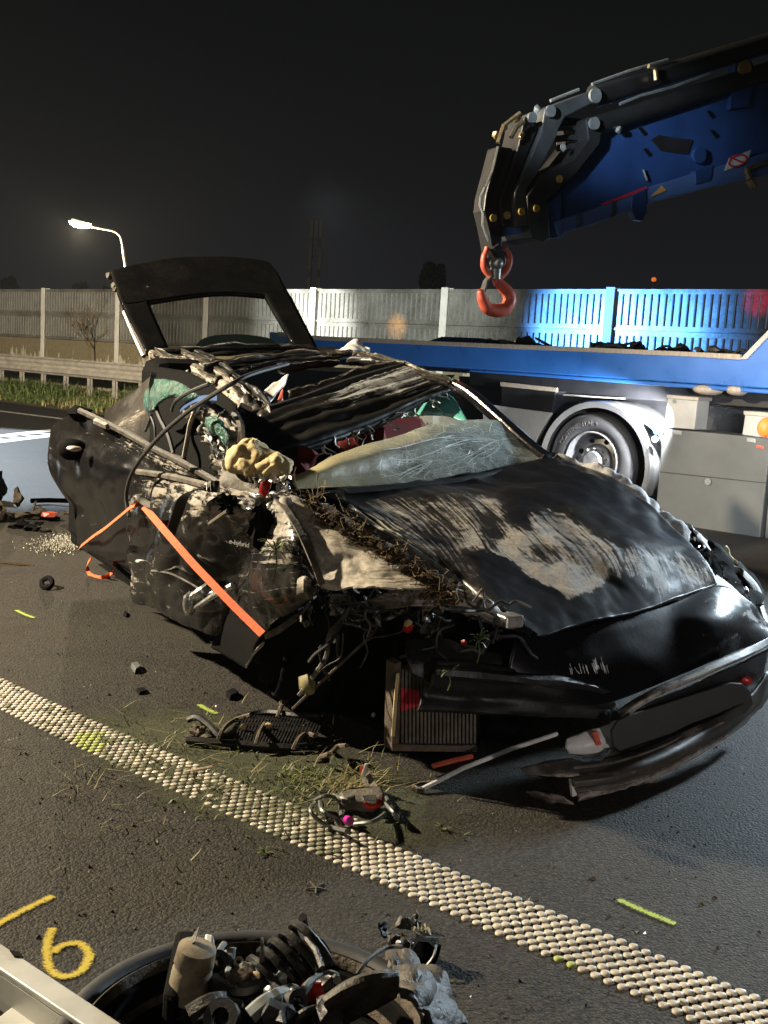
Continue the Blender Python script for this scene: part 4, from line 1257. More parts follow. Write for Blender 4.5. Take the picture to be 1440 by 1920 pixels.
patch('headlamp_trim', [
    [(1340, 1080, -2.92, .9), (1368, 1100, -2.9, .8), (1400, 1130, -2.86, .8), (1428, 1162, -2.82, .8)],
    [(1330, 1095, -2.84, .9), (1362, 1122, -2.8, .9), (1396, 1145, -2.78, .9), (1424, 1172, -2.77, .8)]], 'u', M['bare'], wk, 8, 5, amp=.006, seed=12)

# hanging lower bumper
patch('bumper_rib', [
    [(1160, 1338, -2.47, .4), (1210, 1305, -2.45, .5), (1290, 1268, -2.46, .4), (1380, 1226, -2.52, .3), (1450, 1190, -2.62, .2)],
    [(1166, 1350, -2.44, .8), (1214, 1315, -2.42, .9), (1294, 1280, -2.43, .8), (1384, 1240, -2.49, .7), (1452, 1205, -2.6, .4)]], 'u', M['bare'], wk, 8, 5, amp=.004, seed=13, solid=.014)
patch('bumper_recess', [
    [(1166, 1352, -2.45, .5), (1214, 1318, -2.44, .6), (1294, 1283, -2.45, .5), (1384, 1243, -2.5, .4), (1440, 1216, -2.58)],
    [(1158, 1385, -2.5), (1214, 1360, -2.48), (1300, 1320, -2.48), (1390, 1280, -2.53), (1430, 1260, -2.58)],
    [(1130, 1428, -2.47, .4), (1214, 1398, -2.44, .4), (1310, 1355, -2.44, .3), (1395, 1310, -2.5, .2), (1424, 1290, -2.55)]], 'u', M['black'], wk, 8, 6, amp=.004, seed=15)
def low(x, y, z, w): return (Z(x, y, z), w)
patch('bumper_lip', [
    [(1075, 1438, -2.47, .4), (1150, 1428, -2.42, .6), (1240, 1398, -2.4, .7), (1330, 1352, -2.42, .5), (1400, 1308, -2.48, .3), (1432, 1262, -2.56, .2)],
    [low(1070, 1460, .07, .3), low(1150, 1450, .085, .3), low(1245, 1418, .1, .3), low(1335, 1370, .12, .3), low(1408, 1318, .15, .2), low(1438, 1268, .22, .2)],
    [low(1075, 1478, .045, .3), low(1152, 1466, .06, .3), low(1250, 1432, .07, .3), low(1338, 1382, .09, .3), low(1412, 1326, .12, .2), low(1442, 1274, .19, .2)],
    [low(1082, 1502, .02, .8), low(1155, 1480, .035, .9), low(1252, 1446, .05, .9), low(1342, 1394, .07, .8), low(1416, 1334, .1, .5), low(1446, 1282, .17, .3)]],
    'u', M['lipm'], wk, 8, 6, amp=.004, freq=6, crease=.004, seed=16, solid=.012, torn=.006)
for e_, r_ in (([low(1085, 1500, .022, 0)[0], low(1155, 1479, .037, 0)[0], low(1252, 1445, .052, 0)[0], low(1342, 1393, .072, 0)[0], low(1416, 1333, .102, 0)[0], low(1446, 1282, .17, 0)[0]], .005),
               ([low(1076, 1440, .09, 0)[0], low(1150, 1430, .10, 0)[0], low(1240, 1400, .118, 0)[0], low(1330, 1354, .135, 0)[0]], .004)):
    MB().tube(curve(e_, 6), r_, 6).build('lit_lip_edge', M['alu'], wk)  # pale tubes paint in the lit edges of the bumper lip
patch('bumper_tongue', [
    [low(975, 1440, .1, .2), low(1010, 1432, .115, .3), (1062, 1425, -2.46, .4), (1092, 1432, -2.45, .6)],
    [low(985, 1452, .085, .4), low(1020, 1456, .085, .5), low(1062, 1457, .08, .7), low(1088, 1456, .08, .8)]], 'u', M['lipm'], wk, 8, 5, amp=.005, seed=17, torn=.006)
patch('bumper_scrap', [
    [low(985, 1480, .04, .4), low(1020, 1484, .04, .5), low(1060, 1492, .04, .8)],
    [low(1000, 1492, .012, .4), low(1030, 1500, .01, .6), low(1075, 1505, .012, 1)]], 'u', M['lipm'], wk, 8, 5, amp=.008, seed=18, torn=.01)
b_ = MB(); b_.prism([Z(1070, 1462, .07), Z(1090, 1462, .07), Z(1086, 1490, .035), Z(1074, 1494, .03)], -HV*.01); b_.build('clip', M['white'], wk, smooth=False)
# blank dark number plate
b_ = MB()
pq = [(1148, 1372), (1160, 1352), (1180, 1342), (1370, 1281), (1392, 1282), (1408, 1296), (1413, 1320), (1398, 1338), (1200, 1414), (1172, 1416), (1152, 1400)]
b_.prism([U(x, y, -2.405-.055*(x-1150)/260) for x, y in pq], -HV*.012)
M['plate'] = plain('blank_plate', (.05, .05, .05), (.044, .044, .044), .75, bmp=0, spec=.2)
b_.build('number_plate', M['plate'], wk, smooth=False, bev=.003)
patch('torn_reinforcement', [
    [(1060, 1388, -2.5), (1095, 1376, -2.48), (1128, 1362, -2.48), (1160, 1350, -2.49)],
    [(1062, 1402, -2.48), (1096, 1398, -2.45), (1130, 1388, -2.45), (1158, 1378, -2.46)],
    [(1066, 1412, -2.49), (1098, 1412, -2.47), (1128, 1404, -2.47), (1150, 1396, -2.48)]], 'u', M['white'], wk, 6, 5, amp=.006, crease=.025, seed=19, torn=.012)
b_ = MB(); b_.prism([U(1111, 1374, -2.44), U(1120, 1371, -2.44), U(1128, 1396, -2.43), U(1119, 1398, -2.43)], -HV*.01); b_.build('red_tape', M['hook'], wk, smooth=False)
b_ = MB(); b_.ball(U(1400, 1276, -2.5), (.025, .012, .018), 2, .1, 1); b_.build('side_marker', M['redp'], wk)

# radiator with upright fins
def rq(x, y, du=0.): return U(x, y, -2.69+du)
b_ = MB()
b_.prism([rq(740, 1245), rq(752, 1240), rq(748, 1398), rq(735, 1400)], -HV*.05)
b_.prism([rq(735, 1396), rq(895, 1399), rq(893, 1410), rq(736, 1408)], -HV*.05)
rd = b_.build('radiator', M['brown'], wk, smooth=False)
b_ = MB(); b_.prism([rq(745, 1205, -.06), rq(900, 1215, -.06), rq(900, 1400, -.06), rq(745, 1398, -.06)], -HV*.03); b_.build('core', M['matte'], rd, smooth=False)
for i in range(20):
    x = 755+i*7.15
    y0 = 1252+max(0, (i-9))*3
    MB().prism([rq(x-1.9, y0, -.012), rq(x+1.9, y0, -.012), rq(x+1.7, 1394, -.012), rq(x-2.1, 1394, -.012)], -HV*.04).build('fin', M['mesh'], rd, smooth=False)
for i in range(5):
    x = 755+i*7.15
    MB().prism([rq(x-2.4, 1290+i, -.006), rq(x+2.4, 1292+i, -.006), rq(x+2.2, 1332-i*2, -.006), rq(x-2.6, 1334-i*2, -.006)], -HV*.01).build('red_film', M['red_sticker'], rd, smooth=False)
b_ = MB(); b_.tube([rq(746, 1262, .015), rq(741, 1320, .015), rq(737, 1380, .015)], .006, 6); b_.build('edge', M['cream'], rd)
# crash beam
patch('crash_beam', [
    [(818, 1240, -2.6), (900, 1245, -2.58), (1000, 1258, -2.55), (1090, 1272, -2.53), (1150, 1290, -2.52)],
    [(815, 1262, -2.56), (900, 1270, -2.53), (1000, 1280, -2.5), (1090, 1290, -2.5), (1150, 1305, -2.5)],
    [(800, 1290, -2.6), (900, 1300, -2.57), (1000, 1305, -2.53), (1090, 1312, -2.52), (1150, 1325, -2.51)],
    [(780, 1332, -2.6), (890, 1336, -2.57), (1000, 1340, -2.55), (1080, 1342, -2.54), (1140, 1345, -2.52)]], 'u', M['black'], wk, 8, 6, amp=.015, freq=5, seed=20, ridge=(3, .008))
patch('air_guide', [
    [(760, 1205, -2.72), (820, 1200, -2.7), (880, 1215, -2.66), (940, 1225, -2.62)],
    [(762, 1235, -2.66), (820, 1240, -2.63), (880, 1245, -2.6), (940, 1255, -2.58)],
    [(770, 1262, -2.64), (815, 1285, -2.62), (840, 1300, -2.6), (900, 1310, -2.59)]], 'u', M['black'], wk, 6, 6, amp=.02, seed=22)

# engine bay: dark wall and torn metal behind, wiring in front
patch('firewall', [
    [(560, 1085, -3.2), (680, 1085, -3.1), (800, 1100, -3.0), (980, 1170, -2.85)],
    [(540, 1180, -3.25), (680, 1190, -3.1), (800, 1200, -3.0), (980, 1230, -2.85)],
    [(520, 1290, -3.2), (680, 1310, -3.1), (800, 1330, -3.0), (980, 1330, -2.85)],
    [Z(480, 1300, .02).to_tuple() and (Z(500, 1290, .02), 0), (Z(640, 1345, .02), 0), (Z(780, 1385, .02), 0), (Z(960, 1395, .02), 0)]], 'u', M['matte'], wk, 6, 6, amp=.04, freq=6, seed=23)
rg = random.Random(31)
b_ = MB(); b2 = MB()
for i in range(30):
    x, y = rg.uniform(590, 960), rg.uniform(1108, 1190)
    if x > 800: y += (x-800)*.25
    u_ = -3.0+.42*(x-590)/370+rg.uniform(-.02, .08)
    p = U(x, y, u_); pts = [p]
    d = Vector((rg.gauss(0, 1), rg.gauss(0, .6), rg.gauss(-.3, .8))).normalized()
    for k in range(4):
        d = (d+Vector((rg.gauss(0, .6), rg.gauss(0, .4), rg.gauss(-.1, .6)))).normalized()
        pts.append(pts[-1]+d*rg.uniform(.02, .06))
    (b_ if i % 4 else b2).tube(curve(pts, 4), rg.uniform(.0025, .006), 5)
b_.build('wiring', M['rubber'], wk)['kind'] = 'stuff'
b2.build('wiring', M['trimdark'], wk)['kind'] = 'stuff'
for i in range(30):
    x = rg.uniform(560, 810); y = 1112+rg.uniform(-14, 55)+max(0, x-760)*.3
    u_ = -3.04+.36*(x-560)/370
    s_ = rg.uniform(.015, .05)
    c = U(x, y, u_+.03)
    a_ = Vector((rg.gauss(0, 1), rg.gauss(0, 1), rg.gauss(0, 1))).normalized(); bb = a_.orthogonal().normalized()
    patch('torn_sheet', [[(c-a_*s_-bb*s_*.5, rg.random()*.5), (c-a_*s_*.2-bb*s_*.4, .5), (c+a_*s_-bb*s_*.6, .3)], [(c-a_*s_*.9+bb*s_*.5, rg.random()*.4), (c+bb*s_*.6, .2), (c+a_*s_*.8+bb*s_*.3, .4)]], 'u', M['bare'] if i % 3 == 0 else M['paint'], wk, 3, 3, amp=.01, freq=20, crease=.02, seed=40+i, torn=.012, solid=.002)
for pts, r_, mt2 in (([(665, 1120), (650, 1150), (618, 1190), (612, 1230), (590, 1265), (560, 1305)], .008, 'dirty'),
                     ([(640, 1170), (622, 1200), (600, 1215), (606, 1250), (618, 1275)], .005, 'rubber'),
                     ([(700, 1150), (705, 1180), (660, 1225), (590, 1290), (548, 1330)], .005, 'brown'),
                     ([(690, 1135), (720, 1160), (752, 1150), (790, 1140)], .006, 'dirty'),
                     ([(660, 1105), (695, 1135), (690, 1165), (720, 1180)], .007, 'rubber')):
    MB().tube(curve([U(x, y, -2.92) for x, y in pts], 5), r_, 6).build('torn_cable', M[mt2], wk)
for x, y, mt2, r_ in ((626, 1200, 'white', .008), (765, 1178, 'redp', .018), (870, 1206, 'hook', .012), (800, 1160, 'steel', .014), (575, 1285, 'leafdry', .03), (765, 1170, 'cream', .014), (700, 1340, 'white', .008)):
    b_ = MB(); b_.ball(U(x, y, -2.75 if x > 700 else -2.93), (r_, r_, r_*1.1), x, .35, 1); b_.build('broken_fitting', M[mt2], wk)

# crushed front wing, the panel between wing and hood
patch('front_wing', [
    [(500, 935, 1.50, .55), (515, 932, 1.50, .8), (530, 934, 1.5, .9), (545, 940, 1.52, .9)],
    [(488, 1000, 1.5, .45), (520, 1000, 1.46, .6), (550, 1000, 1.46, .5), (578, 1010, 1.5, .9)],
    [(455, 1060, 1.5, .25), (500, 1050, 1.44, .35), (550, 1050, 1.44, .3), (592, 1060, 1.5, .4)],
    [(435, 1105, 1.5, .1), (480, 1110, 1.44, .25), (540, 1100, 1.45, .25), (598, 1095, 1.5, .25)],
    [(438, 1140, 1.5), (480, 1150, 1.46, .2), (530, 1135, 1.47, .2), (592, 1113, 1.5, .2)],
    [(470, 1172, 1.49), (490, 1190, 1.48, .1), (512, 1170, 1.48, .2), (575, 1124, 1.5, .1)]],
    't', M['paint'], wk, 20, 16, amp=.012, freq=4, crease=.03, seed=24)
patch('wing_top', [
    [(512, 927, 1.5, 1), (545, 930, 1.55, .9), (580, 945, 1.62, .5), (612, 950, 1.7, .2)],
    [(548, 975, 1.5, 1.2), (590, 985, 1.56, .9), (640, 990, 1.66, .3), (690, 1000, 1.78, .2)],
    [(578, 1030, 1.5, 1), (625, 1030, 1.56, 1), (700, 1040, 1.68, .6), (760, 1050, 1.8, .2)],
    [(598, 1085, 1.5, 1), (640, 1085, 1.55, 1.1), (720, 1080, 1.66, .8), (800, 1082, 1.8, .3)],
    [(604, 1100, 1.52, .9), (660, 1108, 1.56, 1), (740, 1112, 1.66, .6), (832, 1112, 1.8, .3)]],
    't', M['bright'], wk, 20, 16, amp=.006, freq=5, crease=.016, seed=25, torn=.006)
b_ = MB(); b_.ribbon(curve([T(513, 928, 1.49), T(540, 960, 1.48), T(566, 1005, 1.475), T(590, 1060, 1.48), T(604, 1096, 1.5)], 6), WV, .022, .006)
b_.build('wing_flange', M['dirty'], wk, smooth=False)
patch('lower_rail', [
    [(800, 1085, 1.85, .5), (860, 1105, 1.95, .5), (920, 1130, 2.05, .6), (975, 1155, 2.12, .7)],
    [(700, 1118, 1.7, .4), (820, 1125, 1.88, .5), (900, 1145, 2.0, .6), (972, 1172, 2.1, .8)],
    [(690, 1130, 1.7, .2), (820, 1140, 1.88, .3), (890, 1160, 2.0, .4), (965, 1184, 2.1, .5)]], 't', M['bare'], wk, 8, 6, amp=.015, crease=.03, seed=26, torn=.006)
# black wheel house liner and sill end
patch('wheelhouse_liner', [
    [(497, 1192, 1.56), (545, 1150, 1.58), (600, 1116, 1.62), (680, 1112, 1.7)],
    [(489, 1240, 1.57), (560, 1225, 1.65), (630, 1200, 1.75), (700, 1190, 1.85)],
    [(486, 1276, 1.6), (560, 1290, 1.68), (640, 1310, 1.8), (720, 1340, 1.9)]], 't', M['matte'], wk, 6, 6, amp=.012, seed=27)
patch('sill_end', [
    [(432, 1128, 1.55), (466, 1165, 1.55), (499, 1192, 1.55)],
    [(412, 1178, 1.54), (450, 1205, 1.54), (490, 1220, 1.54)],
    [(397, 1214, 1.54), (432, 1234, 1.54), (464, 1254, 1.54)]], 't', M['matte'], wk, 5, 5, amp=.006, seed=28)
b_ = MB(); b_.ribbon(curve([T(497, 1193, 1.54), T(520, 1183, 1.55), T(545, 1165, 1.56), T(568, 1148, 1.57)], 5), ZV, .022, .006); b_.build('torn_edge', M['dirty'], wk, smooth=False)
b_ = MB(); b_.ribbon(curve([T(462, 1250, 1.52), T(476, 1225, 1.52), T(494, 1207, 1.52)], 5), WV*.5+ZV, .014, .006); b_.build('torn_edge', M['galv'], wk, smooth=False)
patch('torn_flap', [[(562, 1085, 1.44, .5), (572, 1080, 1.42, .7), (582, 1086, 1.44, .4)], [(560, 1115, 1.45, .1), (570, 1112, 1.42, .4), (578, 1118, 1.45, .2)]], 't', M['bare'], wk, 4, 4, amp=.006, seed=29)

# front door
fd = patch('door', [
    [(250, 885, 1.46, .3), (310, 893, 1.45, .65), (375, 908, 1.45, .55), (420, 918, 1.46, .55), (470, 925, 1.48, .6), (510, 930, 1.5, .5)],
    [(246, 925, 1.45, .3), (310, 935, 1.42, .6), (370, 945, 1.40, .6), (430, 952, 1.42, .6), (480, 960, 1.46, .5), (503, 975, 1.5, .5)],
    [(246, 985, 1.45, .15), (310, 990, 1.41, .05), (370, 1000, 1.42, .15), (430, 1005, 1.46, .3), (470, 1010, 1.5, .6), (487, 1025, 1.52, .4)],
    [(248, 1050, 1.45, .4), (310, 1055, 1.42, .1), (370, 1065, 1.47, .0), (420, 1070, 1.53, .05), (450, 1075, 1.55, .1), (472, 1060, 1.55)],
    [(252, 1088, 1.46, .5), (310, 1110, 1.44, .2), (370, 1135, 1.47, .05), (415, 1130, 1.52), (440, 1112, 1.55), (455, 1095, 1.55)],
    [(256, 1126, 1.47, .0), (310, 1152, 1.46), (370, 1180, 1.48), (404, 1191, 1.52), (425, 1172, 1.55), (438, 1150, 1.55)]],
    't', M['paint'], wk, 20, 18, amp=.012, freq=3.4, crease=.027, seed=30)
b_ = MB(); b_.tube(curve([T(250, 884, 1.45), T(310, 892, 1.44), T(375, 907, 1.44), T(414, 918, 1.45)], 5), .014, 6); b_.build('window_trim', M['dirty'], fd)
b_ = MB(); b_.tube(curve([T(246, 955, 1.44), T(247, 1010, 1.44), T(250, 1060, 1.44), T(255, 1098, 1.45)], 5), .012, 6); b_.build('door_edge', M['galv'], fd)
b_ = MB(); b_.tube(curve([T(284, 1070, 1.40), T(318, 1075, 1.40), T(350, 1090, 1.43), T(372, 1103, 1.45)], 5), .0035, 5); b_.build('crease_line', M['alu'], fd)
b_ = MB(); b_.ball(T(262, 1052, 1.41), (.022, .02, .008), 3, .1, 1); b_.build('dent_scrape', M['white'], fd)
b_ = MB(); b_.ball(T(426, 945, 1.405), (.03, .02, .03), 5, .7, 3, 3); b_.build('mirror_stub', M['matte'], fd)
b_ = MB(); b_.tube([T(393, 982, 1.39), T(410, 970, 1.38), T(427, 958, 1.39)], .008, 6); b_.build('mirror_arm', M['dirty'], fd)
b_ = MB(); b_.ball(T(487, 985, 1.45), (.032, .03, .075), 6, .6, 3, 2.5); b_.build('hinge_gap', M['matte'], fd)
tv, tf = text_verts('e-hybrid', .052)
p0, p1 = T(433, 1018, 1.425), T(470, 1026, 1.47)
ex = (p1-p0).normalized(); ez = (ZV-ex*ex.z).normalized(); en = ex.cross(ez)
k_ = (p1-p0).length/max(v.x for v in tv)
obj('badge', [p0+ex*v.x*k_+ez*v.y*k_*1.0+en*(v.z+.012) for v in tv], tf, M['white'], fd, False)
# seat belt hanging out and door check arm
b_ = MB(); b_.ribbon(curve([T(412, 912, 1.42), T(375, 915, 1.36), T(345, 932, 1.33), T(332, 965, 1.33), T(317, 1006, 1.34)], 6), Vector((.7, .3, .3)), .045, .003); b_.build('seat_belt', M['black'], wk, smooth=False)
b_ = MB(); b_.tube(curve([T(396, 1096, 1.42), T(380, 1108, 1.38), T(362, 1120, 1.36)], 4), .018, 7); b_.tube([T(436, 1098, 1.42), T(400, 1118, 1.38), T(368, 1140, 1.36)], .011, 6)
b_.ball(T(355, 1132, 1.35), (.025, .02, .05), 9, .2, 2); b_.build('door_arm', M['steel'], wk)

# rear door
rdr = patch('door', [
    [(150, 769, 1.40, .1), (205, 795, 1.45, .4), (275, 833, 1.5, .55), (345, 868, 1.52, .6), (412, 906, 1.55, .3)],
    [(106, 797, 1.36, .1), (170, 822, 1.42, .05), (240, 850, 1.46, .2), (320, 890, 1.5, .35), (408, 925, 1.55, .1)],
    [(95, 835, 1.34, .2), (160, 860, 1.38), (230, 880, 1.42, .05), (310, 915, 1.48, .1), (405, 950, 1.55)],
    [(96, 880, 1.34), (150, 900, 1.37), (220, 920, 1.42), (300, 950, 1.48), (400, 990, 1.55)],
    [(140, 955, 1.38), (185, 962, 1.42, .05), (240, 975, 1.45), (300, 1000, 1.5), (400, 1040, 1.55)],
    [(152, 1028, 1.43), (200, 1048, 1.45), (250, 1064, 1.47), (310, 1085, 1.52), (400, 1120, 1.56)]],
    't', M['paint'], wk, 14, 12, amp=.01, freq=2.6, seed=32, crease=.018)
b_ = MB(); b_.tube(curve([T(150, 770, 1.38), T(205, 796, 1.43), T(275, 834, 1.48), T(345, 869, 1.5), T(412, 907, 1.53)], 5), .015, 6); b_.build('window_trim', M['trimdark'], rdr)
b_ = MB(); b_.tube(curve([T(185, 790, 1.5), T(240, 810, 1.52), T(300, 845, 1.54), T(345, 862, 1.55)], 5), .011, 6); b_.build('window_seal', M['rubber'], rdr)
b_ = MB(); b_.tube([T(180, 790, 1.4), T(203, 800, 1.42)], .016, 6); b_.build('trim_end', M['alu'], rdr)
b_ = MB(); b_.ball(T(150, 775, 1.40), (.06, .07, .04), 3, .3, 2); b_.build('latch', M['matte'], rdr)
b_ = MB(); b_.ball(T(136, 842, 1.345), (.075, .05, .055), 4, .1, 2); b_.build('handle_cup', M['matte'], rdr)
b_ = MB(); b_.ball(T(139, 841, 1.315), (.035, .028, .014), 4, .1, 2); b_.build('handle', M['galv'], rdr)
b_ = MB(); b_.tube(curve([T(98, 805, 1.35), T(94, 840, 1.335), T(95, 880, 1.335), T(115, 918, 1.36), T(140, 955, 1.375), T(146, 990, 1.4), T(153, 1028, 1.425)], 4), .009, 5); b_.build('door_edge', M['matte'], rdr)
# rear quarter
patch('rear_quarter', [
    [(284, 702, 1.9, .4), (250, 730, 1.85, .3), (225, 750, 1.82, .1), (200, 770, 1.8)],
    [(288, 730, 1.85, .2), (255, 755, 1.8, .2), (228, 770, 1.78), (198, 785, 1.77)],
    [(290, 765, 1.75, .2), (255, 785, 1.73, .7), (228, 792, 1.72, .7), (200, 797, 1.72)],
    [(290, 830, 1.7), (255, 830, 1.7), (228, 830, 1.7), (205, 830, 1.7)]], 't', M['railm'], wk, 8, 6, amp=.01, crease=.015, seed=33)

# pillars, torn roof rail
def ipu(y): return -6.2-.7*(662-y)/150.
rail = patch('roof_rail', [
    [(300, 660, -6.0, .4), (370, 680, -5.6, .6), (440, 715, -5.2, .7), (490, 760, -4.8, .5), (516, 792, -4.5, .3)],
    [(288, 676, -6.0, .75), (352, 702, -5.6, .85), (412, 737, -5.2, .85), (455, 772, -4.8, .6), (480, 806, -4.5, .3)],
    [(284, 702, -6.0, .3), (330, 722, -5.7, .45), (390, 752, -5.3, .5), (430, 792, -4.9, .4), (470, 832, -4.5, .2)]],
    'u', M['railm'], wk, 22, 20, amp=.02, freq=5, crease=.06, seed=34, ridge=(2.5, .014), torn=.01)
def strip(name, pts, w, mat, seed, rid=(2, .006)):
    return patch(name, [[(x, y-w, u_-.02, .2) for x, y, u_ in pts], [(x, y-w*.3, u_+.03, .6) for x, y, u_ in pts], [(x, y+w*.4, u_+.04, .3) for x, y, u_ in pts], [(x, y+w, u_, .1) for x, y, u_ in pts]], 'u', M[mat], wk, 10, 4, amp=.012, freq=7, crease=.02, seed=seed, ridge=rid, torn=.008)
for k_, (pts, w_, mt2) in enumerate((([(340, 662, -5.9), (400, 690, -5.5), (470, 745, -5.0), (505, 788, -4.6)], 9, 'railm'),
                     ([(365, 660, -5.9), (430, 695, -5.4), (500, 755, -4.9), (522, 784, -4.6)], 7, 'roof'),
                     ([(395, 690, -5.5), (450, 735, -5.1), (494, 778, -4.75)], 5, 'bare'),
                     ([(300, 658, -6.1), (420, 651, -6.0), (520, 651, -6.0), (592, 656, -6.0)], 5, 'roof'),
                     ([(380, 690, -5.5), (460, 673, -5.6), (560, 665, -5.6), (660, 662, -5.5)], 6, 'railm'),
                     ([(400, 718, -5.3), (450, 696, -5.4), (540, 678, -5.5), (640, 670, -5.5)], 6, 'roof'),
                     ([(520, 690, -5.3), (600, 682, -5.3), (680, 676, -5.2), (740, 684, -4.9)], 5, 'roof'),
                     ([(330, 705, -5.6), (395, 742, -5.2), (440, 780, -4.9), (468, 815, -4.5)], 10, 'paint'),
                     ([(540, 742, -4.7), (620, 714, -4.8), (700, 690, -4.9), (760, 682, -4.9)], 5, 'railm'))):
    strip('roof_frame', pts, w_, mt2, 300+k_)
patch('rear_roof', [
    [(296, 662, -6.15, .1), (400, 653, -6.15), (500, 651, -6.15), (600, 656, -6.15), (670, 662, -5.9, .2)],
    [(330, 676, -5.9, .4), (420, 666, -5.9, .1), (510, 661, -5.9), (610, 661, -5.8), (690, 668, -5.5, .4)]], 'u', M['roof'], wk, 8, 5, amp=.015, seed=35, ridge=(2, .01))
patch('sunroof_frame', [[(345, 668, -5.8, .4), (372, 662, -5.85, .3), (395, 668, -5.8, .2)], [(385, 690, -5.5, .5), (405, 683, -5.55, .3), (425, 690, -5.5, .3)]], 'u', M['bare'], wk, 5, 5, amp=.01, crease=.03, seed=36)
patch('far_roof_rail', [
    [(655, 655, -5.6, .3), (700, 662, -5.3, .5), (750, 675, -4.95, .6), (800, 694, -4.6, .5), (850, 716, -4.42, .2)],
    [(662, 668, -5.5, .5), (705, 682, -5.2, .6), (745, 698, -4.9, .6), (795, 710, -4.58, .4), (842, 728, -4.4, .2)]], 'u', M['railm'], wk, 16, 10, amp=.012, crease=.03, seed=37, ridge=(3, .008))
# crushed roof skin folded over the front seats
patch('roof_skin', [
    [(455, 790, -4.55, .1), (545, 762, -4.6, .2), (655, 722, -4.68, .8), (765, 690, -4.78, .9)],
    [(462, 806, -4.45, .0), (565, 772, -4.5, .35), (675, 738, -4.55, .95), (795, 702, -4.65, .9)],
    [(470, 832, -4.35, .05), (590, 792, -4.4, .15), (698, 757, -4.45, .3), (830, 713, -4.52, .8)],
    [(488, 862, -4.22, .2), (600, 826, -4.28, .15), (700, 792, -4.36, .15), (842, 724, -4.45, .7)],
    [(500, 872, -4.26), (606, 836, -4.33), (705, 800, -4.42), (842, 732, -4.5, .1)]],
    'u', M['roof'], wk, 26, 22, amp=.006, freq=4, crease=.010, seed=38, ridge=(5.5, .007), torn=.012)
for pts, r_ in (([(470, 775, -4.6), (560, 748, -4.64), (660, 712, -4.72), (765, 682, -4.82)], .014), ([(450, 760, -4.7), (500, 780, -4.62), (540, 772, -4.62)], .016)):
    MB().tube(curve([U(*q) for q in pts], 6), r_, 7).build('roof_frame', M['rubber'], wk)
b_ = MB(); rg = random.Random(44)
for i in range(26):
    f = rg.random()
    p = U(600+f*230, 836-f*100, -4.3-f*.15); pts = [p]
    for k in range(3): pts.append(pts[-1]+Vector((rg.gauss(.01, .02), rg.gauss(0, .015), rg.gauss(-.012, .015))))
    b_.tube(curve(pts, 3), rg.uniform(.002, .005), 4)
b_.build('torn_lining', M['galv'], wk)['kind'] = 'stuff'
# windscreen pillar on the far side
b_ = MB()
b_.ribbon(curve([U(838, 716, -4.47), U(880, 738, -4.3), U(935, 785, -4.08), U(985, 830, -3.9), U(1026, 862, -3.77)], 6), WV, .06, .05)
b_.build('windscreen_pillar', M['gloss'], wk, smooth=False, bev=.012)
b_ = MB(); b_.tube(curve([U(846, 714, -4.47), U(890, 738, -4.3), U(945, 787, -4.08), U(995, 833, -3.9), U(1032, 862, -3.77)], 6), .004, 6); b_.build('pillar_trim', M['galv'], wk)
patch('far_side_window', [[(795, 752, -4.7), (830, 738, -4.6), (850, 745, -4.5)], [(755, 782, -4.7), (830, 780, -4.4), (880, 795, -4.2)]], 'u', M['teal_clear'], wk, 5, 5, amp=.004, seed=39, solid=.003)
# cracked windscreen folded down on the cowl
ws = patch('windscreen', [
    [(548, 899, -3.62, 1.), (640, 851, -3.75, .8), (750, 816, -3.9, .45), (850, 790, -4.0, .1), (960, 796, -4.02, 0), (1012, 846, -3.9, 0)],
    [(549, 905, -3.58, 1.), (640, 868, -3.66, .9), (750, 842, -3.76, .4), (850, 818, -3.88, .05), (952, 824, -3.92, 0), (1015, 851, -3.86, 0)],
    [(552, 911, -3.56, 1.), (640, 893, -3.62, .8), (750, 880, -3.70, .4), (850, 862, -3.76, .1), (948, 851, -3.82, 0), (1018, 855, -3.82, 0)],
    [(556, 918, -3.55, 1.), (640, 913, -3.58, .9), (750, 906, -3.62, .5), (850, 896, -3.68, .2), (940, 879, -3.73, 0), (1021, 860, -3.79, 0)]],
    'u', M['cracked'], wk, 20, 18, amp=.008, freq=3.0, seed=41, crease=.007, solid=.005)
nwc = 5*20+1; nwr = 3*18+1
wv_ = [v.co+ORG[wk.name] for v in ws.data.vertices]
def wsp(a, b):
    a = max(0, min(nwc-1.001, a)); b = max(0, min(nwr-1.001, b)); i0, j0 = int(b), int(a); fa, fb = a-j0, b-i0
    q = (wv_[i0*nwc+j0].lerp(wv_[i0*nwc+j0+1], fa)).lerp(wv_[(i0+1)*nwc+j0].lerp(wv_[(i0+1)*nwc+j0+1], fa), fb)
    return q+HV*.004+ZV*.003
rg = random.Random(141); b_ = MB()
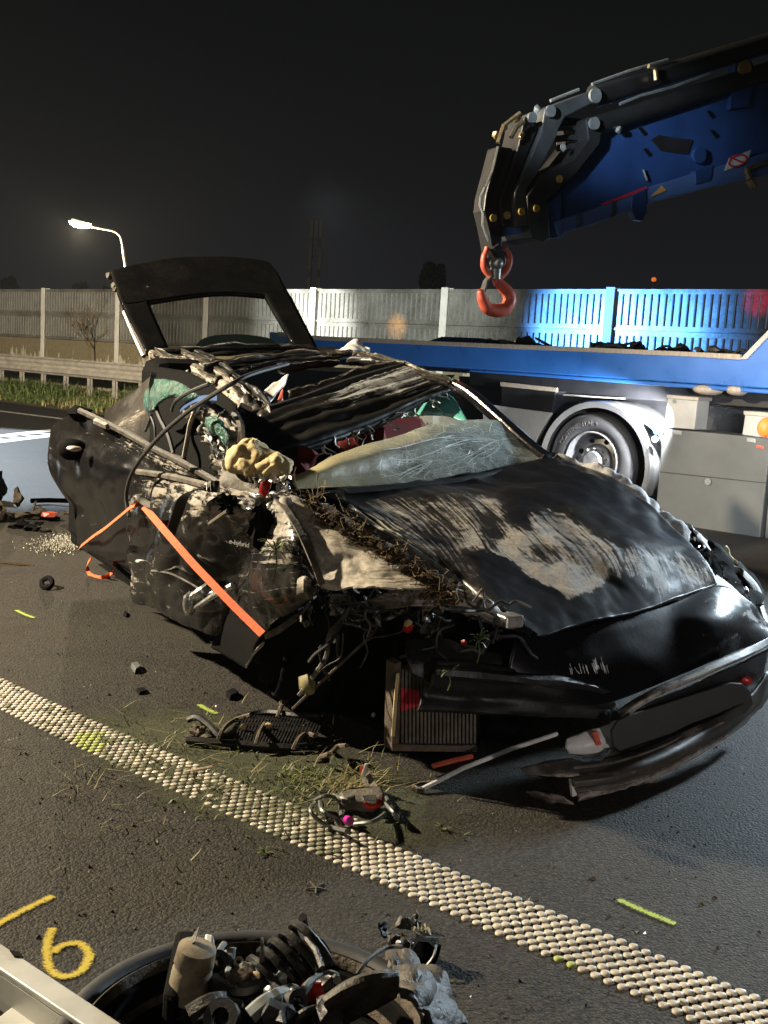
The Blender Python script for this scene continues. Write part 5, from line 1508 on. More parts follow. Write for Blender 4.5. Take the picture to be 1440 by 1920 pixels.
for (ca, cb, nr_, ra) in ((76, 22, 30, 46), (52, 34, 20, 26), (90, 12, 14, 16)):
    for k in range(nr_):
        t_ = rg.uniform(0, 6.28); L_ = ra*rg.uniform(.4, 1); a_, c_ = ca, cb; pts = [wsp(a_, c_)]
        for s_ in range(7):
            t_ += rg.gauss(0, .16)
            a_ += math.cos(t_)*L_/7; c_ += math.sin(t_)*L_/7*.62
            if not (0 <= a_ <= nwc-1 and 0 <= c_ <= nwr-1): break
            pts.append(wsp(a_, c_))
        if len(pts) > 1: b_.tube(pts, rg.uniform(.0006, .0016), 3, cap=False)
    for r_ in (5, 9, 14, 20, 27):
        if r_ > ra*.8: continue
        t0 = rg.uniform(0, 6.28); pts = []
        for s_ in range(26):
            t_ = t0+s_*.21; rr_ = r_*(1+rg.gauss(0, .05))
            a_, c_ = ca+math.cos(t_)*rr_, cb+math.sin(t_)*rr_*.62
            if 0 <= a_ <= nwc-1 and 0 <= c_ <= nwr-1: pts.append(wsp(a_, c_))
        if len(pts) > 2: b_.tube(pts, .0008, 3, cap=False)
M['crackl'] = plain('crack_line', (.75, .8, .77), (.5, .55, .52), .3, bmp=0)
ck = b_.build('crack', M['crackl'], ws); ck['kind'] = 'stuff'
b_ = MB(); b_.tube(curve([U(648, 921, -3.53), U(760, 912, -3.58), U(880, 897, -3.64), U(940, 884, -3.7)], 5), .012, 6); b_.build('wiper', M['black'], wk)
patch('cowl', [[(560, 918, -3.6), (740, 908, -3.66), (900, 890, -3.74), (1024, 862, -3.82)], [(590, 932, -3.53), (740, 922, -3.57), (900, 897, -3.68), (1024, 868, -3.77)]], 'u', M['black'], wk, 8, 4, amp=.005, seed=42)

# near side pillar, its covers and green glass
patch('near_pillar', [[(384, 775, 1.62, .3), (412, 768, 1.6, .8), (445, 790, 1.6, .6)], [(395, 830, 1.58, .4), (425, 825, 1.56, .8), (455, 845, 1.6, .4)], [(408, 880, 1.56, .3), (432, 876, 1.54, .6), (462, 900, 1.58, .6)], [(415, 918, 1.55, .2), (440, 915, 1.53, .3), (470, 925, 1.55, .4)]], 't', M['bare'], wk, 14, 12, amp=.02, freq=9, crease=.06, seed=43, torn=.012)
patch('dusty_trim', [[(420, 870, 1.53, .9), (445, 866, 1.54, .8), (475, 890, 1.55, .9)], [(416, 900, 1.5, .8), (450, 900, 1.5, 1), (488, 918, 1.52, .9)], [(420, 928, 1.5, .6), (455, 930, 1.5, .8), (492, 932, 1.52, .8)]], 't', M['dirty'], wk, 7, 7, amp=.02, crease=.04, seed=45)
for pts, r_, mt2 in (([(372, 760), (358, 790), (352, 820), (345, 858)], .01, 'galv'), ([(388, 800), (402, 850), (412, 910)], .012, 'black'), ([(400, 815), (412, 870), (420, 918)], .01, 'rubber'),
                     ([(440, 775), (452, 800), (450, 840), (440, 870)], .014, 'dirty'), ([(292, 740), (296, 775), (315, 815), (325, 850)], .01, 'rubber'), ([(345, 765), (352, 780), (362, 768), (370, 758)], .012, 'dirty'),
                     ([(288, 700), (284, 730), (288, 770)], .014, 'black'), ([(272, 808), (280, 790), (284, 775)], .008, 'steel'), ([(283, 780, 1.5), (290, 800, 1.5), (291, 830, 1.5)], .006, 'rubber')):
    MB().tube(curve([T(q[0], q[1], 1.56) for q in pts], 5), r_, 6).build('pillar_trim', M[mt2], wk)
patch('inner_side', [[(285, 690, 1.85), (360, 700, 1.8), (450, 760, 1.75)], [(280, 780, 1.72), (360, 790, 1.72), (450, 830, 1.72)], [(290, 850, 1.66), (360, 880, 1.66), (450, 910, 1.66)]], 't', M['matte'], wk, 5, 5, amp=.02, seed=46)
patch('green_glass_sheet', [[(300, 716, 1.58), (325, 712, 1.56), (352, 726, 1.56), (376, 746, 1.56)], [(282, 738, 1.57), (308, 735, 1.54), (335, 738, 1.54), (366, 750, 1.56)], [(266, 768, 1.56), (286, 768, 1.54), (302, 752, 1.55), (332, 748, 1.56)]], 't', M['teal'], wk, 8, 8, amp=.012, crease=.03, seed=47, solid=.003)
patch('green_glass_sheet', [[(385, 784, 1.54), (404, 782, 1.52), (420, 794, 1.54)], [(386, 800, 1.53), (408, 798, 1.5), (427, 812, 1.52)], [(396, 806, 1.54), (413, 812, 1.52), (431, 842, 1.54)]], 't', M['teal'], wk, 7, 7, amp=.012, crease=.03, seed=48, solid=.003)
b_ = MB(); b_.ribbon(curve([T(338, 768, 1.5), T(360, 752, 1.5), T(385, 746, 1.5), T(408, 746, 1.5)], 5), ZV, .02, .004); b_.build('blue_trim', M['lblue'], wk, smooth=False)
rg = random.Random(77)
for i in range(64):
    if i < 36:
        f = rg.random(); x, y = 385+f*75+rg.gauss(0, 16), 765+f*150+rg.gauss(0, 14); c = T(x, y, 1.5+rg.uniform(0, .08))
    else:
        f = rg.random(); x, y = 300+f*215+rg.gauss(0, 14), 668+f*125+rg.gauss(0, 8); c = U(x, y, -5.95+1.4*f)
    ax_ = (T(460, 920, 1.5)-T(385, 770, 1.6)).normalized() if i < 36 else (U(515, 792, -4.5)-U(300, 668, -6.0)).normalized()
    s_ = rg.uniform(.02, .07)
    a_ = (ax_+Vector((rg.gauss(0, .35), rg.gauss(0, .35), rg.gauss(0, .35)))).normalized(); bb = a_.cross(Vector((rg.gauss(0, 1), rg.gauss(0, 1), rg.gauss(0, 1)))).normalized()*.45
    patch('torn_sheet', [[(c-a_*s_-bb*s_*.5, rg.random()*.9), (c-a_*s_*.2-bb*s_*.4, .5), (c+a_*s_-bb*s_*.6, .3)], [(c-a_*s_*.9+bb*s_*.5, rg.random()*.6), (c+bb*s_*.6, .4), (c+a_*s_*.8+bb*s_*.3, .6)]], 'u', M[('bare', 'railm', 'paint', 'pale')[i % 4 if i % 8 else 3]], wk, 3, 3, amp=.008, freq=20, crease=.02, seed=140+i, torn=.012, solid=.002)
# curtain airbag and crumbled lining under it
def gath(name, c, rad, seed, mat, parent):
    bm = bmesh.new(); bmesh.ops.create_icosphere(bm, subdivisions=5, radius=1)
    vs = []
    for v in bm.verts:
        p = v.co
        a_ = math.atan2(p.y, p.x)
        k = 1+.16*abs(math.sin(a_*3.5+p.z*2+2.5*noise.noise(p*1.1+Vector((seed, 0, 0)))))*(1-.5*abs(p.z))+.28*noise.noise(p*1.6+Vector((seed, 2, 0)))-.1*abs(noise.noise(p*3+Vector((seed, 5, 0))))
        vs.append(c+(WV*p.x*rad[0]+HV*p.y*rad[1]+ZV*p.z*rad[2])*k)
    fs = [tuple(v.index for v in f.verts) for f in bm.faces]; bm.free()
    return obj(name, vs, fs, mat, parent)
gath('airbag', T(470, 862, 1.55), (.075, .08, .072), 1, M['cream'], wk)
gath('airbag', T(512, 874, 1.6), (.06, .07, .05), 6, M['cream'], wk)
b_ = MB(); rg = random.Random(52)
for i in range(60):
    c = T(rg.uniform(488, 545), rg.uniform(893, 932), 1.48+rg.uniform(0, .1))
    d1 = Vector((rg.gauss(0, 1), rg.gauss(0, 1), rg.gauss(0, 1))).normalized()*rg.uniform(.005, .018)
    d2 = d1.orthogonal().normalized()*rg.uniform(.003, .012)
    b_.prism([c-d1, c+d2, c+d1*.8, c-d2*.7], d1.cross(d2).normalized()*.003)
b_.build('broken_lining', M['alu'], wk, smooth=False)['kind'] = 'stuff'
b_ = MB(); b_.ball(T(496, 915, 1.46), (.02, .02, .03), 3, .3, 1); b_.build('broken_fitting', M['redp'], wk)
patch('bent_cover', [[(482, 745, -5.2), (515, 718, -5.3), (541, 706, -5.35)], [(505, 755, -5.15), (522, 735, -5.2), (535, 722, -5.25)]], 'u', M['white'], wk, 6, 5, amp=.006, crease=.02, seed=49)
patch('red_panel', [[(518, 755, -5.0), (528, 735, -5.05)], [(530, 754, -5.0), (531, 730, -5.05)]], 'u', M['hook'], wk, 3, 3, amp=.002, seed=50)

# tailgate
def tg(x, y, w=0., o=0.): return (U(x, y, ipu(y)+o), w)
tgo = patch('tailgate', [
    [tg(206, 515, .3), tg(300, 493), tg(400, 487), tg(490, 494), tg(514, 511)],
    [tg(214, 536, .1), tg(288, 514), tg(380, 506), tg(465, 504), tg(522, 524)],
    [tg(222, 560), tg(275, 539), tg(360, 526), tg(440, 524), tg(530, 540)],
    [tg(230, 578), tg(277, 573), tg(350, 562), tg(435, 556), tg(546, 566)]], 'u', M['gloss'], wk, 10, 6, amp=.004, freq=2, seed=51, solid=.03)
patch('tailgate_frame', [[tg(229, 576), tg(277, 572)], [tg(250, 620), tg(295, 615)], [tg(274, 668), tg(314, 657)]], 'u', M['gloss'], tgo, 5, 6, amp=.003, seed=53, solid=.03)
patch('tailgate_frame', [[tg(493, 556), tg(545, 564)], [tg(519, 600), tg(568, 610)], [tg(546, 648), tg(596, 664)]], 'u', M['gloss'], tgo, 5, 6, amp=.003, seed=54, solid=.03)
patch('rear_window', [[tg(277, 572, 0, -.02), tg(350, 562, 0, -.02), tg(435, 556, 0, -.02), tg(497, 558, 0, -.02)], [tg(294, 613, 0, -.02), tg(370, 608, 0, -.02), tg(450, 603, 0, -.02), tg(522, 606, 0, -.02)], [tg(312, 658, 0, -.02), tg(390, 656, 0, -.02), tg(470, 654, 0, -.02), tg(546, 652, 0, -.02)]], 'u', M['tint'], tgo, 6, 5, amp=0, seed=55, solid=.004)
b_ = MB(); b_.tube(curve([tg(228, 560, 0, .01)[0], tg(275, 539, 0, .015)[0], tg(355, 526, 0, .015)[0], tg(435, 523, 0, .015)[0], tg(500, 530, 0, .015)[0], tg(530, 541, 0, .01)[0]], 6), .0075, 6); b_.build('spoiler_highlight', M['cgrey'], tgo)  # grey tube paints in the highlight along the spoiler crease
b_ = MB(); b_.ball(tg(276, 541, 0, .03)[0], (.03, .02, .02), 2, .1, 1); b_.build('washer_nozzle', M['steel'], tgo)
b_ = MB(); rg = random.Random(57)
for i in range(9): b_.ball(tg(206+rg.uniform(-2, 16), 516+i*3.5, 0, rg.uniform(-.03, .03))[0], (.022, .025, .02), i, .5, 1)
b_.build('latch', M['dirty'], tgo, smooth=False)
b_ = MB(); b_.tube([tg(233, 585, 0, -.05)[0], tg(252, 630, 0, -.06)[0], tg(270, 668, 0, -.06)[0]], .014, 6); b_.build('gas_strut', M['galv'], tgo)
patch('parcel_shelf', [[(365, 652, -6.5), (385, 634, -6.6), (440, 629, -6.6), (500, 634, -6.6), (520, 648, -6.5)], [(365, 668, -6.4), (400, 664, -6.4), (440, 662, -6.4), (490, 664, -6.4), (525, 668, -6.4)]], 'u', M['matte'], wk, 5, 4, amp=.006, seed=56)

def scratches(o, nc, nr, n, seed, a0, a1, b0, b1, dirv, mat='alu', wmax=.0016):
    vv = [v.co+ORG[wk.name] for v in o.data.vertices]
    nn = [v.normal.copy() for v in o.data.vertices]
    rg = random.Random(seed); b_ = MB()
    for k in range(n):
        a_ = a0+(a1-a0)*rg.random(); c_ = b0+(b1-b0)*rg.random(); t_ = dirv+rg.gauss(0, .22); L_ = rg.uniform(3, 13)
        pts = []
        for s_ in range(5):
            i0, j0 = c_*(nr-1), a_*(nc-1)
            if not (1 < i0 < nr-2 and 1 < j0 < nc-2): break
            i1, j1 = int(i0), int(j0); fa, fb = j0-j1, i0-i1; k0 = i1*nc+j1
            q = vv[k0].lerp(vv[k0+1], fa).lerp(vv[k0+nc].lerp(vv[k0+nc+1], fa), fb)
            n_v = nn[k0]
            if n_v.dot(CP-q) < 0: n_v = -n_v
            pts.append(q+n_v*.0022)
            a_ += math.cos(t_)*L_/5/(nc-1); c_ += math.sin(t_)*L_/5/(nr-1); t_ += rg.gauss(0, .08)
        if len(pts) > 2:
            sd = n_v.cross(pts[-1]-pts[0])
            b_.ribbon(pts, sd, rg.uniform(.0005, wmax), .0006)
    s = b_.build('scratch', M[mat], o, smooth=False); s['kind'] = 'stuff'
scratches(fd, 101, 91, 170, 501, .02, .95, .05, .5, 1.1)
scratches(fd, 101, 91, 60, 502, .02, .6, .5, .9, .25)
scratches(bpy.data.objects['front_wing'], 61, 81, 130, 503, .05, .95, .05, .8, 1.2)
scratches(rdr, 57, 61, 26, 504, .1, .8, .1, .7, .3)
scratches(hood, 111, 101, 150, 505, .02, .45, .2, .8, 1.35, 'dirty', .0022)
scratches(hood, 111, 101, 70, 506, .45, .95, .25, .9, 1.2, 'alu', .0014)
scratches(bpy.data.objects['bumper'], 49, 25, 40, 507, .1, .8, .1, .8, 1.2, 'alu', .0012)
# soil, roots and leaves stuck on the wing
rg = random.Random(61)
b_ = MB(); b2 = MB()
def wing_pt(f, s):
    x = 560+f*290; y = 932+f*185
    return x+s*rg.gauss(0, 12)-s*6, y+s*rg.gauss(4, 14)
for i in range(260):
    f = rg.random(); x, y = wing_pt(f, 1)
    p = T(x, y, 1.6+.22*f-.02)
    k = rg.uniform(.008, .022)
    b_.ball(p, (k, k, k*.8), i, .6, 1, 3)
for i in range(420):
    f = rg.random(); x, y = wing_pt(f, 1.4)
    p = T(x, y, 1.57+.22*f)
    d = Vector((rg.gauss(0, 1), rg.gauss(0, .6), rg.gauss(0, .7))).normalized(); pts = [p]
    for k in range(3):
        d = (d+Vector((rg.gauss(0, .5), rg.gauss(0, .5), rg.gauss(0, .5)))).normalized()
        pts.append(pts[-1]+d*rg.uniform(.012, .03))
    b2.tube(pts, .0013, 3)
tag(b_.build('soil', M['soil'], None, smooth=False), 'dark soil packed between wing and hood of the wreck', None, None, 'stuff')
tag(b2.build('roots', M['root'], None), 'dry roots tangled in the soil on the wreck', None, None, 'stuff')
def tuft(c, h_, n, label, seed, lean=.9, mat='leaf'):
    rg = random.Random(seed); b_ = MB()
    for i in range(n):
        a_ = rg.uniform(0, 6.28); d = Vector((math.cos(a_), math.sin(a_)*.7, rg.uniform(-.4, 1.1))).normalized()
        l_ = h_*rg.uniform(.5, 1.1)
        b_.ribbon(curve([c, c+d*l_*.55+ZV*l_*.12, c+d*l_-ZV*l_*.18], 3), d.cross(ZV)+Vector((.01, 0, 0)), .0045, .0012)
    b_.tube(curve([c, c-ZV*h_*.6+HV*.01, c-ZV*h_*1.2], 3), .0022, 4)
    return tag(b_.build('grass_tuft', M[mat], None, smooth=False), label, 'grass tuft', 'grass tufts caught in the wreck')
tuft(U(897, 1203, -2.5), .055, 15, 'pale green grass tuft hanging above the radiator', 1)
tuft(U(842, 1262, -2.48), .045, 6, 'smaller grass sprig hanging over the crash beam', 2)
tuft(T(517, 1032, 1.40), .07, 16, 'green grass tuft smeared on the front wing', 3)

# black cable arching over the doors
MB().tube(curve([T(242, 968, 1.36), T(237, 925, 1.36), T(252, 878, 1.36), T(296, 822, 1.38), T(345, 778, 1.42), T(382, 752, 1.46), T(425, 725, 1.5), T(470, 702, 1.6), T(540, 682, 1.9)], 7), .0085, 7).build('cable', M['rubber'], wk)
MB().tube(curve([T(322, 770, 1.48), T(330, 752, 1.48), T(356, 735, 1.48), T(392, 720, 1.5)], 6), .008, 7).build('cable', M['rubber'], wk)

# orange lashing straps
def strap(name, pts, label, w, side):
    b_ = MB(); b_.ribbon(curve(pts, 8), side, w, .003)
    return tag(b_.build(name, M['strap'], None, smooth=False), label, 'strap', 'orange straps tied round the wreck doors')
strap('lashing_strap', [T(270, 950, 1.31), T(300, 985, 1.305), T(330, 1020, 1.31), T(365, 1060, 1.33), T(410, 1107, 1.36), T(450, 1148, 1.39), T(492, 1189, 1.42)], 'long orange strap running down from the front door to the wing tip', .026, Vector((.7, .2, .6)))
strap('lashing_strap', [T(268, 944, 1.315), T(250, 948, 1.31), T(225, 968, 1.31), T(198, 990, 1.33), T(172, 1008, 1.36), T(150, 1026, 1.39)], 'shorter orange strap from the front door edge to the rear door bottom', .024, Vector((.5, .2, 1)))
lo_ = [T(212, 1056, 1.42), Z(218, 1062, .13), Z(208, 1076, .02), Z(190, 1083, .006), Z(170, 1078, .006), Z(163, 1062, .05), Z(170, 1048, .12)]
strap('lashing_strap', lo_, 'orange strap end looped on the asphalt under the rear door', .024, Vector((.1, .35, 1)))
b_ = MB(); b_.ribbon(curve([T(248, 942, 1.30), T(258, 932, 1.29), T(268, 940, 1.3), T(284, 948, 1.31)], 5), ZV, .022, .012); b_.ball(T(255, 934, 1.29), (.016, .014, .012), 1, .2, 1)
tag(b_.build('strap_buckle', M['alu'], None, smooth=False), 'white metal strap buckle on the front door edge', 'buckle')
# pale cloth on the far roof edge
b_ = MB()
cl = patch('plastic_bag', [[(632, 655, -5.75), (650, 646, -5.8), (668, 638, -5.82), (680, 650, -5.8), (693, 655, -5.75)], [(630, 660, -5.65), (648, 656, -5.65), (665, 650, -5.66), (680, 655, -5.66), (694, 659, -5.65)], [(636, 664, -5.6), (650, 662, -5.58), (665, 661, -5.58), (680, 661, -5.6), (692, 662, -5.6)]], 'u', M['white'], None, 6, 6, amp=.02, crease=.03, seed=58, solid=.002)
tag(cl, 'crumpled white plastic bag lying on the roof edge of the wreck', 'plastic bag')
# ------------------------------------------------------------------ things on the asphalt
# fallen grille
def gp(x, y, z=0.02): return Z(x, y, z)
gl = empty('grille_piece', Z(480, 1395), 'broken black bumper grille lying on the asphalt in front of the wheel arch', 'grille')
b_ = MB()
out = [(352, 1350), (372, 1345), (396, 1362), (415, 1380), (440, 1368), (455, 1345), (500, 1335), (545, 1340), (600, 1345)]
b_.tube(curve([gp(x, y, .03+.02*math.sin(i)) for i, (x, y) in enumerate(out)], 4), .012, 6)
b_.tube(curve([gp(x, y, .02) for x, y in ((350, 1388), (400, 1392), (470, 1397), (540, 1402), (575, 1400))], 4), .014, 6)
b_.build('frame', M['black'], gl)
b_ = MB()
for i in range(26):
    x = 450+i*5.8
    b_.tube([gp(x+10, 1340+i*.4, .055), gp(x-4, 1370+i*.5, .045), gp(x-14, 1398, .015)], .0035, 4)
for k in range(5):
    b_.tube([gp(440, 1352+k*10, .05-k*.007), gp(598, 1352+k*10, .05-k*.007)], .003, 4)
b_.build('lattice', M['black'], gl)['kind'] = 'stuff'
b_ = MB(); b_.prism([gp(445, 1345, .0), gp(600, 1345, .0), gp(575, 1402, .0), gp(430, 1395, .0)], ZV*.012); b_.build('backing', M['matte'], gl, smooth=False)
b_ = MB(); rg = random.Random(3)
for i in range(9): b_.ball(gp(rg.uniform(352, 405), rg.uniform(1355, 1388), .02), (.02, .018, .016), i, .5, 1)
b_.build('torn_mount', M['brown'], gl, smooth=False)
b_ = MB()
for lst in ([(410, 1385), (420, 1365), (440, 1350), (470, 1340)], [(480, 1395), (488, 1370), (500, 1352)], [(550, 1405), (560, 1385), (575, 1375), (590, 1380)], [(520, 1345), (530, 1320), (545, 1308)], [(600, 1420), (620, 1412), (632, 1400), (650, 1398)]):
    b_.tube(curve([gp(x, y, .035+.03*(i % 2)) for i, (x, y) in enumerate(lst)], 4), .008, 6)
b_.build('torn_wire', M['brown'], gl)
for x, y in ((456, 1362), (502, 1360), (528, 1318)):
    b_ = MB(); b_.ball(gp(x, y, .06), (.012, .01, .012), x, .3, 1); b_.build('clip', M['cream'], gl)

# cluster of wires and a broken lamp
cl = empty('lamp_wreckage', Z(670, 1520), 'broken lamp unit with a tangle of grey cables on the dotted line', 'lamp unit')
b_ = MB()
for lst in ([(590, 1505), (582, 1520), (600, 1540), (625, 1552), (650, 1558)], [(590, 1500), (610, 1492), (635, 1500), (640, 1530)], [(600, 1500), (604, 1520), (632, 1535), (640, 1555)], [(625, 1490), (650, 1498), (690, 1482), (720, 1490), (740, 1530)], [(665, 1545), (700, 1540), (722, 1525)], [(715, 1500), (735, 1520), (745, 1535)]):
    b_.tube(curve([gp(x, y, .02+.02*math.sin(i*1.7)+.01) for i, (x, y) in enumerate(lst)], 5), .006, 6)
b_.build('cable', M['lgrey'], cl)
b_ = MB()
b_.prism([gp(632, 1506, .01), gp(660, 1494, .03), (gp(715, 1492, .03)), gp(722, 1512, .02), gp(700, 1526, .01), gp(640, 1520, .01)], ZV*.035)
b_.build('lamp_body', M['dirty'], cl, smooth=False, bev=.01)
b_ = MB(); b_.prism([gp(678, 1498, .05), gp(705, 1496, .05), gp(706, 1508, .045), gp(680, 1507, .045)], ZV*.012); b_.build('reflector', M['steel'], cl, smooth=False, bev=.003)
b_ = MB(); b_.prism([gp(682, 1512, .04), gp(715, 1503, .04), gp(716, 1512, .035), gp(695, 1520, .03)], ZV*.01); b_.build('lens', M['redp'], cl, smooth=False)
b_ = MB(); b_.lathe(gp(651, 1537, .02), Vector((.3, -.9, .3)), [(.001, .03), (.012, .03), (.013, 0), (.001, 0)], 10); b_.build('plug', M['magenta'], cl)
b_ = MB(); b_.ball(gp(668, 1540, .015), (.01, .01, .01), 2, .2, 1); b_.ball(gp(744, 1532, .012), (.009, .008, .012), 3, .2, 1); b_.build('connector', M['white'], cl)
b_ = MB(); b_.prism([gp(678, 1465, .02), gp(692, 1452, .06), gp(713, 1490, .02), gp(690, 1478, .02)], ZV*.01); b_.build('bracket', M['dirty'], cl, smooth=False)
b_ = MB(); b_.prism([gp(676, 1458, .05), gp(683, 1432, .10), gp(686, 1433, .10), gp(681, 1458, .05)], Vector((.006, .006, 0))); b_.build('shard', M['white'], cl, smooth=False)
b_ = MB(); b_.prism([gp(674, 1450, .055), gp(677, 1436, .09), gp(679, 1437, .09), gp(678, 1452, .055)], Vector((.006, .006, 0))); b_.build('red_shard', M['redp'], cl, smooth=False)
# long pale rod
rdp = empty('metal_rod', Z(880, 1440), 'thin pale metal rod with a brass end poking out from under the bumper', 'rod')
b_ = MB(); b_.tube([gp(1045, 1376, .13), gp(960, 1404, .09), gp(870, 1440, .05), gp(792, 1479, .015)], .0075, 8); b_.build('rod', M['white'], rdp)
b_ = MB(); b_.ball(gp(787, 1480, .014), (.018, .012, .012), 4, .3, 1); b_.build('fitting', M['brown'], rdp)
b_ = MB(); b_.ball(gp(777, 1478, .014), (.012, .01, .011), 6, .2, 1); b_.build('end_cap', M['brass'], rdp)
b_ = MB(); b_.tube([gp(812, 1436, .012), gp(850, 1426, .012), gp(885, 1418, .014)], .009, 6)
tag(b_.build('metal_strip', M['hook'], None), 'short reddish strip lying under the radiator corner', 'metal strip')

# small scattered pieces, each told apart by look and place
def chip(pts, h_, mat, name, label, cat='debris', group=None, z=.001):
    b_ = MB(); b_.prism([Z(x, y, z) for x, y in pts], ZV*h_+Vector((.004, .003, 0)))
    return tag(b_.build(name, M[mat], None, smooth=False, bev=min(.004, h_*.3)), label, cat, group)
chip([(244, 1252), (256, 1249), (263, 1258), (252, 1264)], .022, 'lgrey', 'plastic_chip', 'pale grey cube-like chip on the asphalt below the doors')
chip([(422, 1304), (436, 1298), (446, 1306), (430, 1314)], .02, 'matte', 'rubber_chip', 'black flat chip above the fallen grille')
chip([(254, 1296), (268, 1293), (274, 1300), (260, 1303)], .012, 'matte', 'rubber_chip', 'small dark chip just above the dotted line')
chip([(232, 1148), (238, 1152), (236, 1158), (230, 1155)], .012, 'matte', 'rubber_chip', 'tiny dark crumb beside the front door bottom')
b_ = MB(); b_.tube(curve([Z(80, 1088, .02), Z(92, 1083, .05), Z(98, 1094, .03), Z(90, 1103, .01), Z(80, 1100, .012), Z(78, 1090, .02)], 4), .014, 6)
tag(b_.build('hose_ring', M['matte'], None), 'small black hose ring on the asphalt left of the orange loop', 'debris')
b_ = MB(); b_.tube([Z(58, 939, .03), Z(90, 938, .03), Z(135, 939, .04)], .02, 6); tag(b_.build('black_rail', M['matte'], None), 'long thin black rail lying behind the rear door', 'debris')
clump('scrap_heap', Z(74, 972), (.22, .16, .08), 5, M['brown'], 'brown dark scrap heap with a red bit left of the rear door', 'debris', 8)
b_ = MB(); b_.ball(Z(92, 964, .05), (.06, .05, .03), 3, .5, 1); tag(b_.build('red_scrap', M['hook'], None, smooth=False), 'reddish scrap on the brown heap left of the rear door', 'debris')
clump('scrap_heap', Z(44, 990), (.16, .12, .07), 15, M['matte'], 'black ragged scrap nearer the camera than the brown heap', 'debris', 7)
clump('scrap_heap', Z(-4, 975), (.2, .15, .26), 25, M['brown'], 'tall dark scrap heap below the bright lane, cut by the photo edge', 'debris', 9)
b_ = MB(); b_.ball(Z(-6, 915, .1), (.06, .06, .12), 7, .5, 3); tag(b_.build('grey_lump', M['dirty'], None), 'grey lump standing at the border of the bright lane', 'debris')
b_ = MB(); b_.ball(Z(28, 1058, .0), (.16, .03, .012), 9, .3, 1); tag(b_.build('earth_clod', M['soil'], None, smooth=False), 'thin streak of earth left of the glass crumbs', 'earth clod')
# glass crumbs under the rear door, grit everywhere
rg = random.Random(71); b_ = MB()
for i in range(1500):
    a_ = rg.gauss(0, 1); x = 132+a_*26-abs(rg.gauss(0, 12)); y = 1018+rg.gauss(0, 8)-(x-120)*.1
    p = Z(x, y, .002); s_ = rg.uniform(.004, .009)
    v = [p+Vector((rg.uniform(-s_, s_), rg.uniform(-s_, s_), 0)) for k in range(3)]+[p+Vector((0, 0, s_*1.4))]
    b_.add(v, [(0, 1, 3), (1, 2, 3), (2, 0, 3)])
tag(b_.build('glass_crumbs', M['crumb'], None, smooth=False), 'spill of pale glass crumbs beside the rear door', None, None, 'stuff')
b_ = MB(); b2 = MB(); b3 = MB()
for i in range(2300):
    x, y = rg.uniform(-20, 1460), 960+960*rg.random()**.8
    if rg.random() < .5: x = rg.gauss(450, 260); y = rg.gauss(1420, 110)
    if y < 960: continue
    p = Z(x, y, .001); s_ = abs(rg.gauss(0, .003))+.0013
    v = [p+Vector((rg.uniform(-s_, s_), rg.uniform(-s_, s_), 0)) for k in range(3)]+[p+Vector((0, 0, s_))]
    (b_ if i % 3 else (b2 if i % 2 else b3)).add(v, [(0, 1, 3), (1, 2, 3), (2, 0, 3)])
tag(b_.build('grit', M['soil'], None, smooth=False), 'dark grit strewn over the asphalt', None, None, 'stuff')
tag(b2.build('grit', M['alu'], None, smooth=False), 'pale paint and glass chips strewn over the asphalt', None, None, 'stuff')
tag(b3.build('grit', M['brown'], None, smooth=False), 'brown earth crumbs strewn over the asphalt', None, None, 'stuff')
sp3 = []
for i in range(480):
    f = rg.random()
    p = Z(rg.gauss(575, 45), rg.gauss(1462, 17)) if f < .45 else (Z(rg.gauss(300, 90), rg.gauss(1395, 25)) if f < .62 else Z(rg.gauss(520, 150), rg.gauss(1500, 45)))
    sp3.append(p)
grass('grass_litter', sp3, M['leaf'], 'torn grass and moss scattered around the dotted line', .008, .03, .0025, 1.6, 8)
sp4 = [Z(rg.gauss(640, 40), rg.gauss(1478, 14)) for i in range(160)]+[Z(rg.gauss(400, 200), rg.gauss(1440, 60)) for i in range(200)]
grass('straw_litter', sp4, M['leafdry'], 'dry straw scattered before the broken lamp', .01, .05, .002, 2.2, 9)
for (x, y, lb) in ((832, 1553, 'small green leaf sprig on asphalt right of the broken lamp'), (498, 1600, 'green grass sprig at the lower edge of the dots'), (205, 1392, 'grass sprig lying on the far dots')):
    b_ = MB(); rq_ = random.Random(x)
    for i in range(7):
        a_ = rq_.uniform(0, 6.28); d = Vector((math.cos(a_), math.sin(a_), .3)); c = Z(x, y, .004)
        b_.ribbon([c, c+d*.012+ZV*.004, c+d*.026], Vector((-d.y, d.x, 0)), .005, .001)
    tag(b_.build('grass_sprig', M['leaf'], None, smooth=False), lb, 'grass sprig', 'sprigs on the asphalt')
b_ = MB()
for a_ in range(5): b_.tube([Z(592, 1664, .006), Z(592+20*math.cos(a_*1.3+.3), 1664+12*math.sin(a_*1.3+.3), .003)], .0025, 4)
tag(b_.build('root_star', M['brown'], None), 'brown star-shaped root scrap on bare asphalt', 'root')
b_ = MB(); b_.ribbon([Z(345, 1447, .012), Z(370, 1442, .016), Z(398, 1437, .012)], Vector((0, 1, .2)), .008, .003)
tag(b_.build('pale_splinter', M['lip'], None, smooth=False), 'pale splinter lying across the far dots', 'splinter')
